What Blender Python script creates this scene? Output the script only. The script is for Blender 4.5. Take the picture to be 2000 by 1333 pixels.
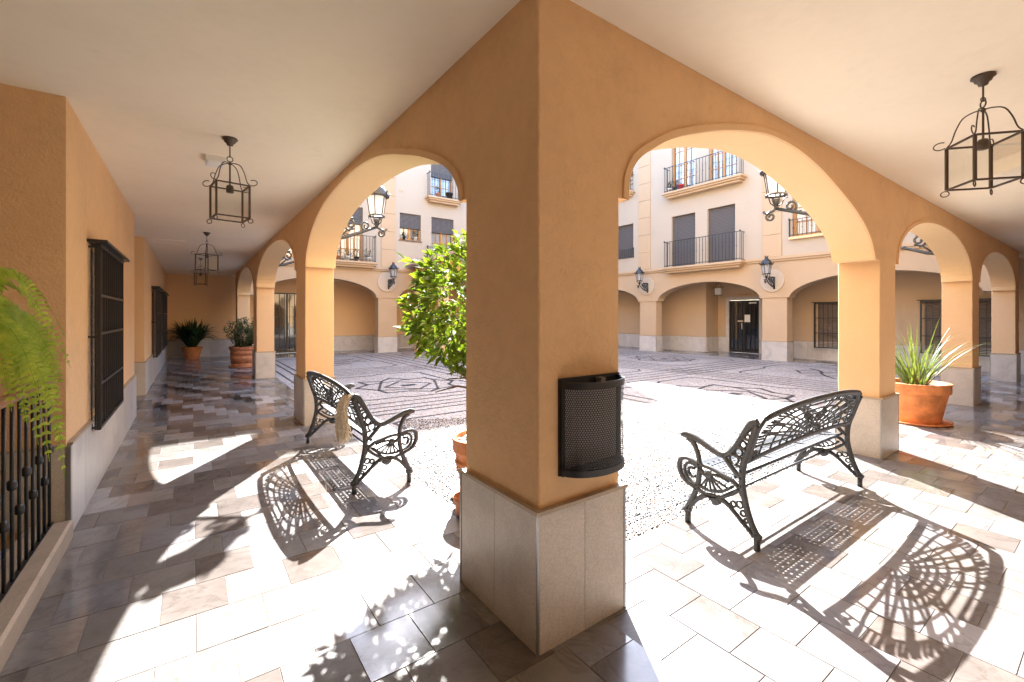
import bpy, math, random
import numpy as np
from mathutils import Vector, Matrix, Quaternion
R = random.Random(7)
PI = math.pi
for o in list(bpy.data.objects): bpy.data.objects.remove(o)
scn = bpy.context.scene
COL = scn.collection

# ------------------------------------------------------------------ camera
YAW = math.radians(-35.684)
cam_d = bpy.data.cameras.new('camera'); cam = bpy.data.objects.new('camera', cam_d); COL.objects.link(cam)
cam.location = (-1.232, -1.523, 1.5); cam.rotation_euler = (PI/2, 0, YAW)
cam_d.sensor_width = 36; cam_d.lens = 871/2000*36; cam_d.shift_y = -49.5/2000
cam_d.clip_start = 0.05; cam_d.clip_end = 500
scn.camera = cam
# ------------------------------------------------------------------ light
EL = math.radians(38.3); AZ = math.radians(33.5)      # azimuth from +Y towards +X
sd = Vector((math.sin(AZ)*math.cos(EL), math.cos(AZ)*math.cos(EL), math.sin(EL)))
w = bpy.data.worlds.new('World'); scn.world = w; w.use_nodes = True
nt = w.node_tree; nt.nodes.clear()
sky = nt.nodes.new('ShaderNodeTexSky'); sky.sky_type = 'NISHITA'; sky.sun_disc = False
sky.sun_elevation = EL; sky.sun_rotation = AZ; sky.air_density = 1.0; sky.dust_density = 0.6
bg = nt.nodes.new('ShaderNodeBackground'); bg.inputs[1].default_value = 0.15
wo = nt.nodes.new('ShaderNodeOutputWorld')
nt.links.new(sky.outputs[0], bg.inputs[0]); nt.links.new(bg.outputs[0], wo.inputs[0])
sl = bpy.data.lights.new('sun', 'SUN'); sl.energy = 3.5; sl.angle = math.radians(0.5); sl.color = (1, 0.98, 0.95)
so = bpy.data.objects.new('sun', sl); COL.objects.link(so); so.location = (10, 14, 20)
so.rotation_euler = sd.to_track_quat('Z', 'Y').to_euler()
vs = scn.view_settings; vs.view_transform = 'Standard'; vs.look = 'None'; vs.gamma = 1; vs.use_curve_mapping = False
vs.exposure = 3.5
scn.render.engine = 'CYCLES'
scn.cycles.max_bounces = 14; scn.cycles.diffuse_bounces = 8; scn.cycles.glossy_bounces = 4; scn.cycles.transparent_max_bounces = 12
scn.cycles.sample_clamp_indirect = 8; scn.cycles.use_denoising = True
scn.cycles.caustics_reflective = False; scn.cycles.caustics_refractive = False

# ------------------------------------------------------------------ materials
class NT:
    def __init__(s, name):
        s.m = bpy.data.materials.new(name); s.m.use_nodes = True; s.t = s.m.node_tree
        s.b = s.t.nodes['Principled BSDF']; s.o = s.t.nodes['Material Output']
    def n(s, typ, **k):
        x = s.t.nodes.new(typ)
        for a, v in k.items(): setattr(x, a, v)
        return x
    def l(s, a, b): s.t.links.new(a, b)
    def noise(s, scale, detail=4, rough=.6, vec=None, dim='3D'):
        x = s.n('ShaderNodeTexNoise'); x.inputs['Scale'].default_value = scale
        x.inputs['Detail'].default_value = detail; x.inputs['Roughness'].default_value = rough
        if vec is not None: s.l(vec, x.inputs['Vector'])
        return x
    def pos(s):
        if not hasattr(s, '_p'): s._p = s.n('ShaderNodeNewGeometry').outputs['Position']
        return s._p
    def ramp(s, fac, stops):
        x = s.n('ShaderNodeValToRGB'); e = x.color_ramp.elements
        while len(e) < len(stops): e.new(.5)
        for i, (p, c) in enumerate(stops):
            e[i].position = p; e[i].color = (*c, 1) if len(c) == 3 else c
        s.l(fac, x.inputs[0]); return x.outputs[0]
    def mix(s, fac, a, b, mode='MIX'):
        x = s.n('ShaderNodeMix', data_type='RGBA', blend_type=mode)
        for sock, v in ((x.inputs[0], fac), (x.inputs[6], a), (x.inputs[7], b)):
            if hasattr(v, 'links'): s.l(v, sock)
            elif isinstance(v, (int, float)): sock.default_value = v
            else: sock.default_value = (*v, 1)
        return x.outputs[2]
    def bump(s, h, strength=.3, dist=.01, nrm=None):
        x = s.n('ShaderNodeBump'); x.inputs['Strength'].default_value = strength; x.inputs['Distance'].default_value = dist
        s.l(h, x.inputs['Height'])
        if nrm is not None: s.l(nrm, x.inputs['Normal'])
        s.l(x.outputs[0], s.b.inputs['Normal']); return x.outputs[0]
    def base(s, c):
        if hasattr(c, 'links'): s.l(c, s.b.inputs['Base Color'])
        else: s.b.inputs['Base Color'].default_value = (*c, 1)
    def rough(s, v):
        if hasattr(v, 'links'): s.l(v, s.b.inputs['Roughness'])
        else: s.b.inputs['Roughness'].default_value = v
def sc(c, k): return tuple(min(1, x*k) for x in c)
def stucco(name, c, bump=.35, scale=90, var=.09, rough=.85):
    m = NT(name); p = m.pos()
    n1 = m.noise(1.3, 5, .6, p); n2 = m.noise(14, 4, .6, p)
    f = m.n('ShaderNodeMath', operation='MULTIPLY_ADD'); m.l(n1.outputs[0], f.inputs[0]); f.inputs[1].default_value = .65; 
    g = m.n('ShaderNodeMath', operation='MULTIPLY'); m.l(n2.outputs[0], g.inputs[0]); g.inputs[1].default_value = .35
    m.l(g.outputs[0], f.inputs[2])
    n5 = m.noise(2.6, 9, .72, p); n5.inputs['Distortion'].default_value = .6
    st_ = m.ramp(n5.outputs[0], [(.0, (1, 1, 1)), (.60, (1, 1, 1)), (.70, (1-var*.9, 1-var*1.0, 1-var*1.05)), (1, (1-var, 1-var, 1-var))])
    m.base(m.mix(1.0, m.ramp(f.outputs[0], [(.3, sc(c, 1-var)), (.5, c), (.7, sc(c, 1+var*.6))]), st_, 'MULTIPLY'))
    n3 = m.noise(scale, 3, .6, p); n4 = m.noise(scale*.28, 2, .5, p)
    h = m.n('ShaderNodeMath', operation='ADD'); m.l(n3.outputs[0], h.inputs[0]); m.l(n4.outputs[0], h.inputs[1])
    m.bump(h.outputs[0], bump, .006); m.rough(rough); return m.m
M = {}
M['orange'] = stucco('orange_stucco', (.74, .495, .27), .9, 62, .13)
M['orange_fine'] = stucco('orange_plaster', (.77, .52, .285), .25, 60, .05)
M['peach'] = stucco('peach_plaster', (.53, .39, .25), .25, 60, .05)
M['cream'] = stucco('cream_plaster', (.49, .42, .33), .2, 60, .04)
M['disc'] = stucco('pale_disc_plaster', (.56, .47, .36), .15, 60, .04)
M['ceiling'] = stucco('ceiling_paint', (.88, .81, .67), .10, 30, .05, .8)
M['moulding'] = stucco('moulding_paint', (.82, .59, .33), .1, 60, .04)
def marble(name, c, c2, rough=.3, speck=.5):
    m = NT(name); g = m.n('ShaderNodeObjectInfo'); p = m.pos()
    add = m.n('ShaderNodeVectorMath', operation='MULTIPLY_ADD'); 
    m.l(g.outputs['Random'], add.inputs[0]); add.inputs[1].default_value = (17, 31, 9); m.l(p, add.inputs[2])
    n1 = m.noise(2.2, 7, .65, add.outputs[0]); n1.inputs['Distortion'].default_value = 1.2
    n2 = m.noise(120, 2, .7, p)
    base = m.ramp(n1.outputs[0], [(.3, c2), (.5, c), (.75, sc(c, 1.12))])
    sp = m.ramp(n2.outputs[0], [(.42, (1-speck*.5,)*3), (.6, (1, 1, 1))])
    col = m.mix(1.0, base, sp, 'MULTIPLY')
    rnd = m.ramp(g.outputs['Random'], [(0, (.88, .88, .88)), (1, (1.0, 1.0, 1.0))])
    m.base(m.mix(1.0, col, rnd, 'MULTIPLY')); m.rough(rough); m.bump(n2.outputs[0], .06, .002); return m.m
M['slab'] = marble('grey_marble_slab', (.64, .59, .52), (.52, .48, .42), .35, .35)
M['slab_far'] = marble('pale_marble_slab', (.62, .595, .56), (.50, .48, .455), .35, .2)
M['cap'] = marble('stone_capping', (.46, .37, .27), (.34, .27, .20), .4, .3)
def tile(name, c, c2, rmin=.1, rmax=.3, grit=0.0, amp=.30):
    m = NT(name); g = m.n('ShaderNodeObjectInfo'); p = m.pos()
    add = m.n('ShaderNodeVectorMath', operation='MULTIPLY_ADD')
    m.l(g.outputs['Random'], add.inputs[0]); add.inputs[1].default_value = (37, 51, 19); m.l(p, add.inputs[2])
    n1 = m.noise(3.5, 7, .7, add.outputs[0]); n1.inputs['Distortion'].default_value = .8
    n2 = m.noise(260, 2, .6, p); n3 = m.noise(2.0, 4, .6, p)
    base = m.ramp(n1.outputs[0], [(.28, c2), (.55, c), (.8, sc(c, 1.18))])
    wv = m.noise(1.7, 8, .6, add.outputs[0]); wv.inputs['Distortion'].default_value = 2.5
    base = m.mix(1.0, base, m.ramp(wv.outputs[0], [(.465, (1, 1, 1)), (.498, (.80, .78, .76)), (.53, (1, 1, 1))]), 'MULTIPLY')
    rnd = m.ramp(g.outputs['Random'], [(0, (1-amp, 1-amp, 1-amp)), (.5, (1-amp*.35, 1-amp*.4, 1-amp*.45)), (1, (1.0, 1.0, 1.0))])
    m.base(m.mix(1.0, base, rnd, 'MULTIPLY'))
    r = m.n('ShaderNodeMapRange'); m.l(n3.outputs[0], r.inputs[0]); r.inputs[1].default_value = .35; r.inputs[2].default_value = .65
    r.inputs[3].default_value = rmin; r.inputs[4].default_value = rmax; m.rough(r.outputs[0])
    if grit:
        m.bump(n2.outputs[0], grit, .002)
    else:
        m.bump(n1.outputs[0], .04, .002)
    m.b.inputs['Specular IOR Level'].default_value = .6
    return m.m
TM = [tile('tile_beige', (.22, .205, .192), (.16, .147, .136), .06, .24, 0, .16),
      tile('tile_brown', (.15, .13, .12), (.105, .09, .082), .06, .24, 0, .2),
      tile('tile_grey', (.21, .205, .212), (.15, .147, .154), .03, .16, 0, .16),
      tile('tile_gritty', (.195, .178, .165), (.13, .115, .105), .35, .6, .6, .18),
      tile('tile_dark_violet', (.06, .05, .054), (.038, .032, .036), .05, .2, 0, .2),
      tile('tile_pale', (.34, .33, .33), (.27, .26, .26), .06, .22, 0, .12),
      tile('tile_salmon', (.26, .205, .17), (.19, .145, .12), .2, .4, .1, .12)]
def simple(name, c, rough=.5, metal=0, spec=.5, bump=None, var=None):
    m = NT(name)
    if var:
        n = m.noise(var[0], 4, .6, m.pos()); m.base(m.ramp(n.outputs[0], [(.3, sc(c, 1-var[1])), (.7, sc(c, 1+var[1]))]))
    else: m.base(c)
    m.rough(rough); m.b.inputs['Metallic'].default_value = metal; m.b.inputs['Specular IOR Level'].default_value = spec
    if bump: n = m.noise(bump[0], 3, .6, m.pos()); m.bump(n.outputs[0], bump[1], .004)
    return m.m
M['grout'] = simple('tile_grout', (.24, .215, .19), .8, var=(6, .3))
M['iron'] = simple('charcoal_cast_iron', (.042, .047, .053), .45, .0, .6, (160, .25), (40, .25))
M['black'] = simple('black_painted_steel', (.018, .018, .02), .38, 0, .5, (90, .1))
M['lampblack'] = simple('black_lamp_iron', (.035, .04, .045), .4, .2, .6, (120, .2))
M['wrought'] = simple('brown_wrought_iron', (.085, .064, .05), .5, .4, .5, (90, .3))
M['terracotta'] = simple('terracotta', (.58, .215, .075), .7, 0, .3, (80, .35), (7, .32))
M['terra_dark'] = simple('weathered_terracotta', (.48, .20, .10), .75, 0, .3, (80, .3), (12, .3))
M['soil'] = simple('potting_soil', (.06, .04, .028), .95, bump=(60, 1))
M['wood'] = simple('honey_wood', (.50, .24, .07), .45, var=(12, .2))
M['handrail'] = simple('brown_handrail', (.33, .15, .07), .4, var=(10, .2))
M['shutter'] = simple('grey_roller_shutter', (.115, .105, .10), .55)
M['curtain'] = simple('white_curtain', (.78, .80, .84), .9)
M['paper'] = simple('white_paper', (.8, .8, .78), .8)
M['red'] = simple('red_plastic', (.45, .02, .04), .4)
M['dark'] = simple('dark_interior', (.02, .02, .022), .6)
M['whitebox'] = simple('white_plastic', (.75, .76, .78), .35)
M['bark'] = simple('brown_bark', (.16, .105, .06), .9, bump=(70, .6), var=(20, .3))
M['roof'] = simple('clay_roof_tile', (.42, .26, .17), .85, var=(8, .35), bump=(60, .4))
M['trim'] = simple('metal_corner_trim', (.35, .34, .33), .35, .7)
M['fringe'] = simple('raw_beige_yarn', (.74, .66, .53), .9, var=(60, .3))
M['dpebble'] = simple('dark_pebbles', (.028, .025, .027), .6, var=(30, .4), bump=(60, .6))
def glass(name, c=(.9, .95, 1), rough=.02, tr=.75):
    m = NT(name); t = m.n('ShaderNodeBsdfTransparent'); t.inputs[0].default_value = (*c, 1)
    g = m.n('ShaderNodeBsdfGlossy'); g.inputs['Roughness'].default_value = rough
    fr = m.n('ShaderNodeFresnel'); fr.inputs[0].default_value = 1.5
    a = m.n('ShaderNodeMath', operation='MULTIPLY_ADD'); m.l(fr.outputs[0], a.inputs[0]); a.inputs[1].default_value = 1 if tr < .8 else .35; a.inputs[2].default_value = 1-tr-.15 if tr < .8 else 0.02
    mx = m.n('ShaderNodeMixShader'); m.l(a.outputs[0], mx.inputs[0]); m.l(t.outputs[0], mx.inputs[1]); m.l(g.outputs[0], mx.inputs[2])
    m.l(mx.outputs[0], m.o.inputs['Surface']); return m.m
M['glass'] = glass('clear_lantern_glass', (.97, .98, .96), .03, .9)
M['winglass'] = glass('window_glass', (.75, .82, .9), .02, .62)
M['darkglass'] = simple('dark_door_glass', (.015, .017, .02), .05, 0, 1.0)
def frosted():
    m = NT('frosted_lamp_glass'); d = m.n('ShaderNodeBsdfTranslucent'); d.inputs[0].default_value = (.75, .77, .8, 1)
    e = m.n('ShaderNodeBsdfDiffuse'); e.inputs[0].default_value = (.75, .77, .8, 1)
    mx = m.n('ShaderNodeMixShader'); mx.inputs[0].default_value = .4
    m.l(d.outputs[0], mx.inputs[1]); m.l(e.outputs[0], mx.inputs[2]); m.l(mx.outputs[0], m.o.inputs['Surface']); return m.m
M['frosted'] = frosted()
def leaf(name, c, c2, tr=.45, rough=.4):
    m = NT(name); g = m.n('ShaderNodeObjectInfo'); n = m.noise(22, 3, .6, m.pos())
    col = m.ramp(n.outputs[0], [(.35, c2), (.6, c), (.8, sc(c, 1.25))])
    col = m.mix(1.0, col, m.ramp(g.outputs['Random'], [(0, (.55, .62, .6)), (.5, (.95, .95, .9)), (1, (1, 1, 1))]), 'MULTIPLY'); m.base(col); m.rough(rough)
    t = m.n('ShaderNodeBsdfTranslucent'); m.l(m.mix(1.0, col, (1.0, 1.0, .35), 'MULTIPLY'), t.inputs[0])
    mx = m.n('ShaderNodeMixShader'); mx.inputs[0].default_value = tr
    m.l(m.b.outputs[0], mx.inputs[1]); m.l(t.outputs[0], mx.inputs[2]); m.l(mx.outputs[0], m.o.inputs['Surface']); return m.m
M['leaf_tree'] = leaf('citrus_leaf', (.27, .35, .045), (.13, .21, .03), .5, .6)
M['leaf_fern'] = leaf('fern_green', (.58, .72, .10), (.34, .54, .05), .5, .5)
M['leaf_dark'] = leaf('dark_glossy_leaf', (.035, .075, .025), (.02, .045, .015), .2, .3)
M['leaf_olive'] = leaf('grey_green_leaf', (.11, .15, .06), (.06, .09, .04), .3, .5)
M['leaf_strap'] = leaf('striped_strap_leaf', (.20, .24, .08), (.06, .10, .025), .35, .35)
M['leaf_flower'] = leaf('balcony_plant_leaf', (.10, .12, .06), (.06, .05, .04), .3)
def perf():
    m = NT('perforated_black_sheet'); uv = m.n('ShaderNodeUVMap').outputs[0]
    def grid(off):
        a = m.n('ShaderNodeVectorMath', operation='MULTIPLY_ADD'); m.l(uv, a.inputs[0]); a.inputs[1].default_value = (1/.0115, 1/.0199, 0); a.inputs[2].default_value = (off, off, 0)
        f = m.n('ShaderNodeVectorMath', operation='FRACTION'); m.l(a.outputs[0], f.inputs[0])
        s_ = m.n('ShaderNodeVectorMath', operation='SUBTRACT'); m.l(f.outputs[0], s_.inputs[0]); s_.inputs[1].default_value = (.5, .5, 0)
        k = m.n('ShaderNodeVectorMath', operation='MULTIPLY'); m.l(s_.outputs[0], k.inputs[0]); k.inputs[1].default_value = (.0115, .0199, 0)
        l = m.n('ShaderNodeVectorMath', operation='LENGTH'); m.l(k.outputs[0], l.inputs[0])
        c = m.n('ShaderNodeMath', operation='LESS_THAN'); m.l(l.outputs['Value'], c.inputs[0]); c.inputs[1].default_value = .0041
        return c.outputs[0]
    mx = m.n('ShaderNodeMath', operation='MAXIMUM'); m.l(grid(0), mx.inputs[0]); m.l(grid(.5), mx.inputs[1])
    t = m.n('ShaderNodeBsdfTransparent'); ms = m.n('ShaderNodeMixShader')
    m.base((.02, .02, .022)); m.rough(.35)
    m.l(mx.outputs[0], ms.inputs[0]); m.l(m.b.outputs[0], ms.inputs[1]); m.l(t.outputs[0], ms.inputs[2]); m.l(ms.outputs[0], m.o.inputs['Surface'])
    return m.m
M['perf'] = perf()
def pebbleground():
    m = NT('pebble_mosaic'); p = m.pos()
    v = m.n('ShaderNodeTexVoronoi', feature='F1'); v.inputs['Scale'].default_value = 42; m.l(p, v.inputs['Vector'])
    d = m.n('ShaderNodeTexVoronoi', feature='DISTANCE_TO_EDGE'); d.inputs['Scale'].default_value = 42; m.l(p, d.inputs['Vector'])
    s_ = m.n('ShaderNodeSeparateColor'); m.l(v.outputs['Color'], s_.inputs[0])
    c = m.ramp(s_.outputs[0], [(0, (.22, .20, .185)), (.35, (.40, .37, .345)), (.7, (.50, .47, .44)), (1, (.60, .57, .53))])
    e = m.ramp(d.outputs[0], [(.01, (.5, .45, .42)), (.12, (1, 1, 1))])
    n = m.noise(.8, 4, .6, p)
    c2 = m.mix(1.0, c, e, 'MULTIPLY')
    m.base(m.mix(1.0, c2, m.ramp(n.outputs[0], [(.3, (.86, .83, .82)), (.7, (1, 1, 1))]), 'MULTIPLY'))
    m.rough(.6); m.bump(d.outputs[0], .8, .01); return m.m
M['pebble'] = pebbleground()
def attrpebble():
    m = NT('white_river_pebbles'); a = m.n('ShaderNodeAttribute'); a.attribute_name = 'pc'
    m.base(a.outputs['Color']); m.rough(.55); return m.m
M['pebbles3d'] = attrpebble()

# ------------------------------------------------------------------ mesh helpers
class MB:
    def __init__(s): s.v = []; s.f = []
    def add(s, vs, fs):
        b = len(s.v); s.v += [tuple(x) for x in vs]; s.f += [tuple(i+b for i in f) for f in fs]
    def box(s, x0, x1, y0, y1, z0, z1):
        s.add([(x0,y0,z0),(x1,y0,z0),(x1,y1,z0),(x0,y1,z0),(x0,y0,z1),(x1,y0,z1),(x1,y1,z1),(x0,y1,z1)],
              [(0,3,2,1),(4,5,6,7),(0,1,5,4),(1,2,6,5),(2,3,7,6),(3,0,4,7)]); return s
    def cbox(s, x0, x1, y0, y1, z0, z1, c=.004):   # box with chamfered top edge
        s.add([(x0,y0,z0),(x1,y0,z0),(x1,y1,z0),(x0,y1,z0),(x0,y0,z1-c),(x1,y0,z1-c),(x1,y1,z1-c),(x0,y1,z1-c),
               (x0+c,y0+c,z1),(x1-c,y0+c,z1),(x1-c,y1-c,z1),(x0+c,y1-c,z1)],
              [(0,1,5,4),(1,2,6,5),(2,3,7,6),(3,0,4,7),(4,5,9,8),(5,6,10,9),(6,7,11,10),(7,4,8,11),(8,9,10,11)]); return s
    def tube(s, pts, r, n=6, closed=False, up=None, ry=None, caps=True):
        """sweep along pts; r radius (number or list); with up given: elliptical section, r in plane, ry along up"""
        P = [Vector(p) for p in pts]; m = len(P); rs = r if isinstance(r, (list, tuple)) else [r]*m
        prev = None; rings = []
        for i in range(m):
            if closed: t = (P[(i+1) % m]-P[i-1])
            else: t = P[min(i+1, m-1)]-P[max(i-1, 0)]
            if t.length < 1e-9: t = Vector((0, 0, 1))
            t.normalize()
            if up is not None:
                a = Vector(up); b = t.cross(a)
                if b.length < 1e-6: b = t.orthogonal()
                b.normalize()
            else:
                if prev is None:
                    a = t.orthogonal().normalized()
                else:
                    a = prev - t*prev.dot(t)
                    if a.length < 1e-6: a = t.orthogonal()
                    a.normalize()
                prev = a; b = t.cross(a)
            ra = ry if ry is not None else rs[i]
            rings.append([P[i] + b*(rs[i]*math.cos(2*PI*(k+.5)/n)) + a*(ra*math.sin(2*PI*(k+.5)/n)) for k in range(n)])
        vs = [v for rg in rings for v in rg]; fs = []
        for i in range(m if closed else m-1):
            j = (i+1) % m
            for k in range(n):
                k2 = (k+1) % n; fs.append((i*n+k, i*n+k2, j*n+k2, j*n+k))
        if caps and not closed:
            fs.append(tuple(range(n))[::-1]); fs.append(tuple((m-1)*n+k for k in range(n)))
        s.add(vs, fs); return s
    def lathe(s, prof, c=(0, 0, 0), n=24, sx=1, sy=1):
        vs = []; fs = []
        for r, z in prof:
            for k in range(n):
                a = 2*PI*k/n; vs.append((c[0]+r*sx*math.cos(a), c[1]+r*sy*math.sin(a), c[2]+z))
        for i in range(len(prof)-1):
            for k in range(n):
                k2 = (k+1) % n; fs.append((i*n+k, i*n+k2, (i+1)*n+k2, (i+1)*n+k))
        s.add(vs, fs); return s
    def xf(s, mat):
        s.v = [tuple(mat @ Vector(v)) for v in s.v]; return s
    def mesh(s, name, mat, smooth=False):
        me = bpy.data.meshes.new(name); me.from_pydata(s.v, [], s.f); me.update()
        if mat: me.materials.append(mat)
        if smooth:
            for p in me.polygons: p.use_smooth = True
        return me
    def build(s, name, mat, parent=None, smooth=False, loc=None):
        o = bpy.data.objects.new(name, s.mesh(name, mat, smooth)); COL.objects.link(o)
        if parent is not None: o.parent = parent
        if loc is not None: o.location = loc
        return o
def inst(name, me, parent=None, loc=(0, 0, 0), rz=0, rot=None, scale=None):
    o = bpy.data.objects.new(name, me); COL.objects.link(o)
    if parent is not None: o.parent = parent
    o.location = loc
    if rot is not None: o.rotation_euler = rot
    elif rz: o.rotation_euler = (0, 0, rz)
    if scale: o.scale = scale
    return o
def tag(o, label, cat, group=None):
    o['label'] = label; o['category'] = cat
    if group: o['group'] = group
    return o
def struct(o): o['kind'] = 'structure'; return o
def stuff(o): o['kind'] = 'stuff'; return o
def thing(name, label, cat, loc=(0, 0, 0), rz=0, group=None):
    o = bpy.data.objects.new(name, None); COL.objects.link(o); o.location = loc; o.rotation_euler = (0, 0, rz)
    o.empty_display_size = .1
    return tag(o, label, cat, group)
def copy_tree(o, parent=None):
    c = o.copy(); COL.objects.link(c); c.parent = parent
    for ch in list(o.children): copy_tree(ch, c)
    return c
def bez(p0, p1, p2, p3, n=10):
    p0, p1, p2, p3 = map(Vector, (p0, p1, p2, p3))
    return [p0*(1-t)**3+p1*3*t*(1-t)**2+p2*3*t*t*(1-t)+p3*t**3 for t in [i/n for i in range(n+1)]]
def catmull(pts, n=5, closed=False):
    P = [Vector(p) for p in pts]; out = []; m = len(P)
    rng = range(m) if closed else range(m-1)
    for i in rng:
        a = P[i-1] if (i > 0 or closed) else P[0]*2-P[1]; b = P[i]; c = P[(i+1) % m]
        d = P[(i+2) % m] if (closed or i+2 < m) else P[-1]*2-P[-2]
        for k in range(n):
            t = k/n
            out.append(.5*((2*b)+(c-a)*t+(2*a-5*b+4*c-d)*t*t+(3*b-a-3*c+d)*t**3))
    if not closed: out.append(P[-1])
    return out
def spiral(c, r0, r1, a0, turns, n=18):   # in the x-z plane (as 2D tuples)
    return [(c[0]+(r0+(r1-r0)*t)*math.cos(a0+turns*2*PI*t), c[1]+(r0+(r1-r0)*t)*math.sin(a0+turns*2*PI*t)) for t in [i/n for i in range(n+1)]]

# ------------------------------------------------------------------ ground and floors
g = struct(MB().box(-40, 60, -40, 60, -1.2, -1.0).build('ground', M['soil']))
court = struct(MB().box(.44, 14.5, .45, 16.2, -.2, -.004).build('courtyard_ground', M['pebble']))

def floor_tiles(name, layout, base_boxes, near_key):
    b = MB()
    for bx in base_boxes: b.box(*bx, -.2, -.0035)
    base = struct(b.build(name, M['grout']))
    layout.sort(key=near_key)
    cache = {}
    rest = {}
    for i, (x0, x1, y0, y1, mi) in enumerate(layout):
        gp = .0018
        if i < 300:
            k = (round(x1-x0, 3), round(y1-y0, 3), mi)
            if k not in cache:
                hx, hy = (x1-x0)/2-gp, (y1-y0)/2-gp
                cache[k] = MB().cbox(-hx, hx, -hy, hy, -.02, 0, .0013).mesh('floor_tile', TM[mi])
            inst('floor_tile', cache[k], base, ((x0+x1)/2, (y0+y1)/2, R.uniform(-.0009, .0009)))
        else:
            rest.setdefault(mi, MB()).cbox(x0+gp, x1-gp, y0+gp, y1-gp, -.02, 0, .0013)
    # the far tiles, joined in one part with several materials
    allb = MB(); mats = []; idx = []
    for mi, mb in rest.items():
        mats.append(mi); n0 = len(allb.f); allb.add(mb.v, mb.f); idx += [len(mats)-1]*(len(allb.f)-n0)
    if allb.v:
        o = allb.build('far_floor_tiles', None, base)
        for mi in mats: o.data.materials.append(TM[mi])
        o.data.polygons.foreach_set('material_index', idx); stuff(o)
    return base
def clip(x0, x1, y0, y1, holes, lim):
    x0 = max(x0, lim[0]); x1 = min(x1, lim[1]); y0 = max(y0, lim[2]); y1 = min(y1, lim[3])
    if x1-x0 < .03 or y1-y0 < .03: return None
    for h in holes:
        if x0 >= h[0] and x1 <= h[1] and y0 >= h[2] and y1 <= h[3]: return None
    return x0, x1, y0, y1
def pick(K, far, rr):
    if far and rr < .86:
        return [4, 5, 1, 2][K % 4] if rr < .7 else [1, 2, 4, 5][K % 4]
    return R.choices([0, 1, 2, 3, 4, 5, 6], [30, 22, 14, 22, 0, 7, 1.5])[0]
lay = []
for j in range(-9, 62):
    y0 = -.02+.31*j
    for i in range(-9, 4):
        x0 = -.06-.289*2+.289*i + (.1445 if j % 2 == 0 else 0) + .0
        c = clip(x0, x0+.289, y0, y0+.31, [(-.0, .43, 0, .70), (0, .43, 5.04, 5.74), (0, .43, 10.65, 11.35)], (-1.93, .435, -2.6, 18.36))
        if c is None: continue
        if c[1] > -.15+.0 and c[3] <= 0.01: continue
        if c[0] < -.1 and c[1] > -.1 and c[3] <= .01: pass
        K = (2*i + (1 if j % 2 == 0 else 0) + j)//2
        far = y0 > 6.3 and x0 < -.2
        lay.append((*c, pick(K, far, R.random())))
        if y0 > 15.9 and i == 3: pass
for q in range(5):
    for q2 in range(7): lay.append((-3.29+.272*q, -3.018+.272*q, 7.2+.31*q2, 7.51+.31*q2, R.choice([0, 1, 2, 3])))
CX, CY = -1.232, -1.523
floor_tiles('gallery_floor', lay, [(-2.1, .44, -2.6, 18.42), (-3.3, -2.1005, 7.15, 9.37)], lambda t: (t[0]-CX)**2+(t[2]-CY)**2 + (40 if t[3] < -.6 else 0))
lay = []
for i in range(-2, 56):
    x0 = .145+.2845*i - .004*(1 if i > 0 else 0)
    for j in range(-9, 3):
        y0 = -.02-.152*(1 if i % 2 == 0 else 0)+.305*(j+0) + .305*(1 if i % 2 == 0 else 0) - (0 if i % 2 == 0 else 0.0)
        c = clip(x0, x0+.2845, y0, y0+.305, [(0, .585, 0, .70), (4.61, 5.18, 0, .425), (9.23, 9.8, 0, .425)], (-.15, 16.0, -2.6, .44))
        if c is None: continue
        if c[1] < .01 and c[3] > .005:
            c = (c[0], c[1], c[2], 0.0) if c[2] < -.03 else None
            if c is None: continue
        if c[1] <= .2 and c[3] > 0: c = (c[0], c[1], c[2], min(c[3], -.0))
        if c[3]-c[2] < .03: continue
        K = (2*j+(i % 2)+i)//2
        lay.append((*c, pick(K, x0 > 9, R.random())))
floor_tiles('gallery_floor', lay, [(.445, 16.9, -2.6, .445)], lambda t: (t[0]-CX)**2+(t[2]-CY)**2 + (60 if t[3] < -1.4 else 0))
# far galleries
lay = []
for i in range(0, 50):
    for j in range(0, 8):
        lay.append((.445+.3*i, .745+.3*i, 16.2+.27*j, 16.47+.27*j, R.choice([0, 0, 1, 2, 5])))
fb = struct(MB().box(.445, 18, 16.21, 18.4, -.2, -.006).build('gallery_floor', M['grout']))
fb2 = struct(MB().box(14.51, 18, .45, 16.2, -.2, -.006).build('gallery_floor', M['grout']))
def joined_tiles(parent, x0, x1, y0, y1, dx, dy):
    parts = {}
    nx = int((x1-x0)/dx); ny = int((y1-y0)/dy)
    for i in range(nx):
        for j in range(ny):
            a = x0+dx*i; b = y0+dy*j; parts.setdefault(R.choice([0, 0, 1, 2, 5, 3]), MB()).cbox(a+.003, a+dx-.003, b+.003, b+dy-.003, -.02, 0, .003)
    al = MB(); idx = []; ms = []
    for mi, mb in parts.items():
        ms.append(mi); n0 = len(al.f); al.add(mb.v, mb.f); idx += [len(ms)-1]*(len(al.f)-n0)
    o = al.build('far_floor_tiles', None, parent)
    for mi in ms: o.data.materials.append(TM[mi])
    o.data.polygons.foreach_set('material_index', idx); stuff(o)
joined_tiles(fb, .45, 17.4, 16.22, 18.36, .29, .305)
joined_tiles(fb2, 14.52, 16.9, .46, 16.2, .29, .305)

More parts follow.
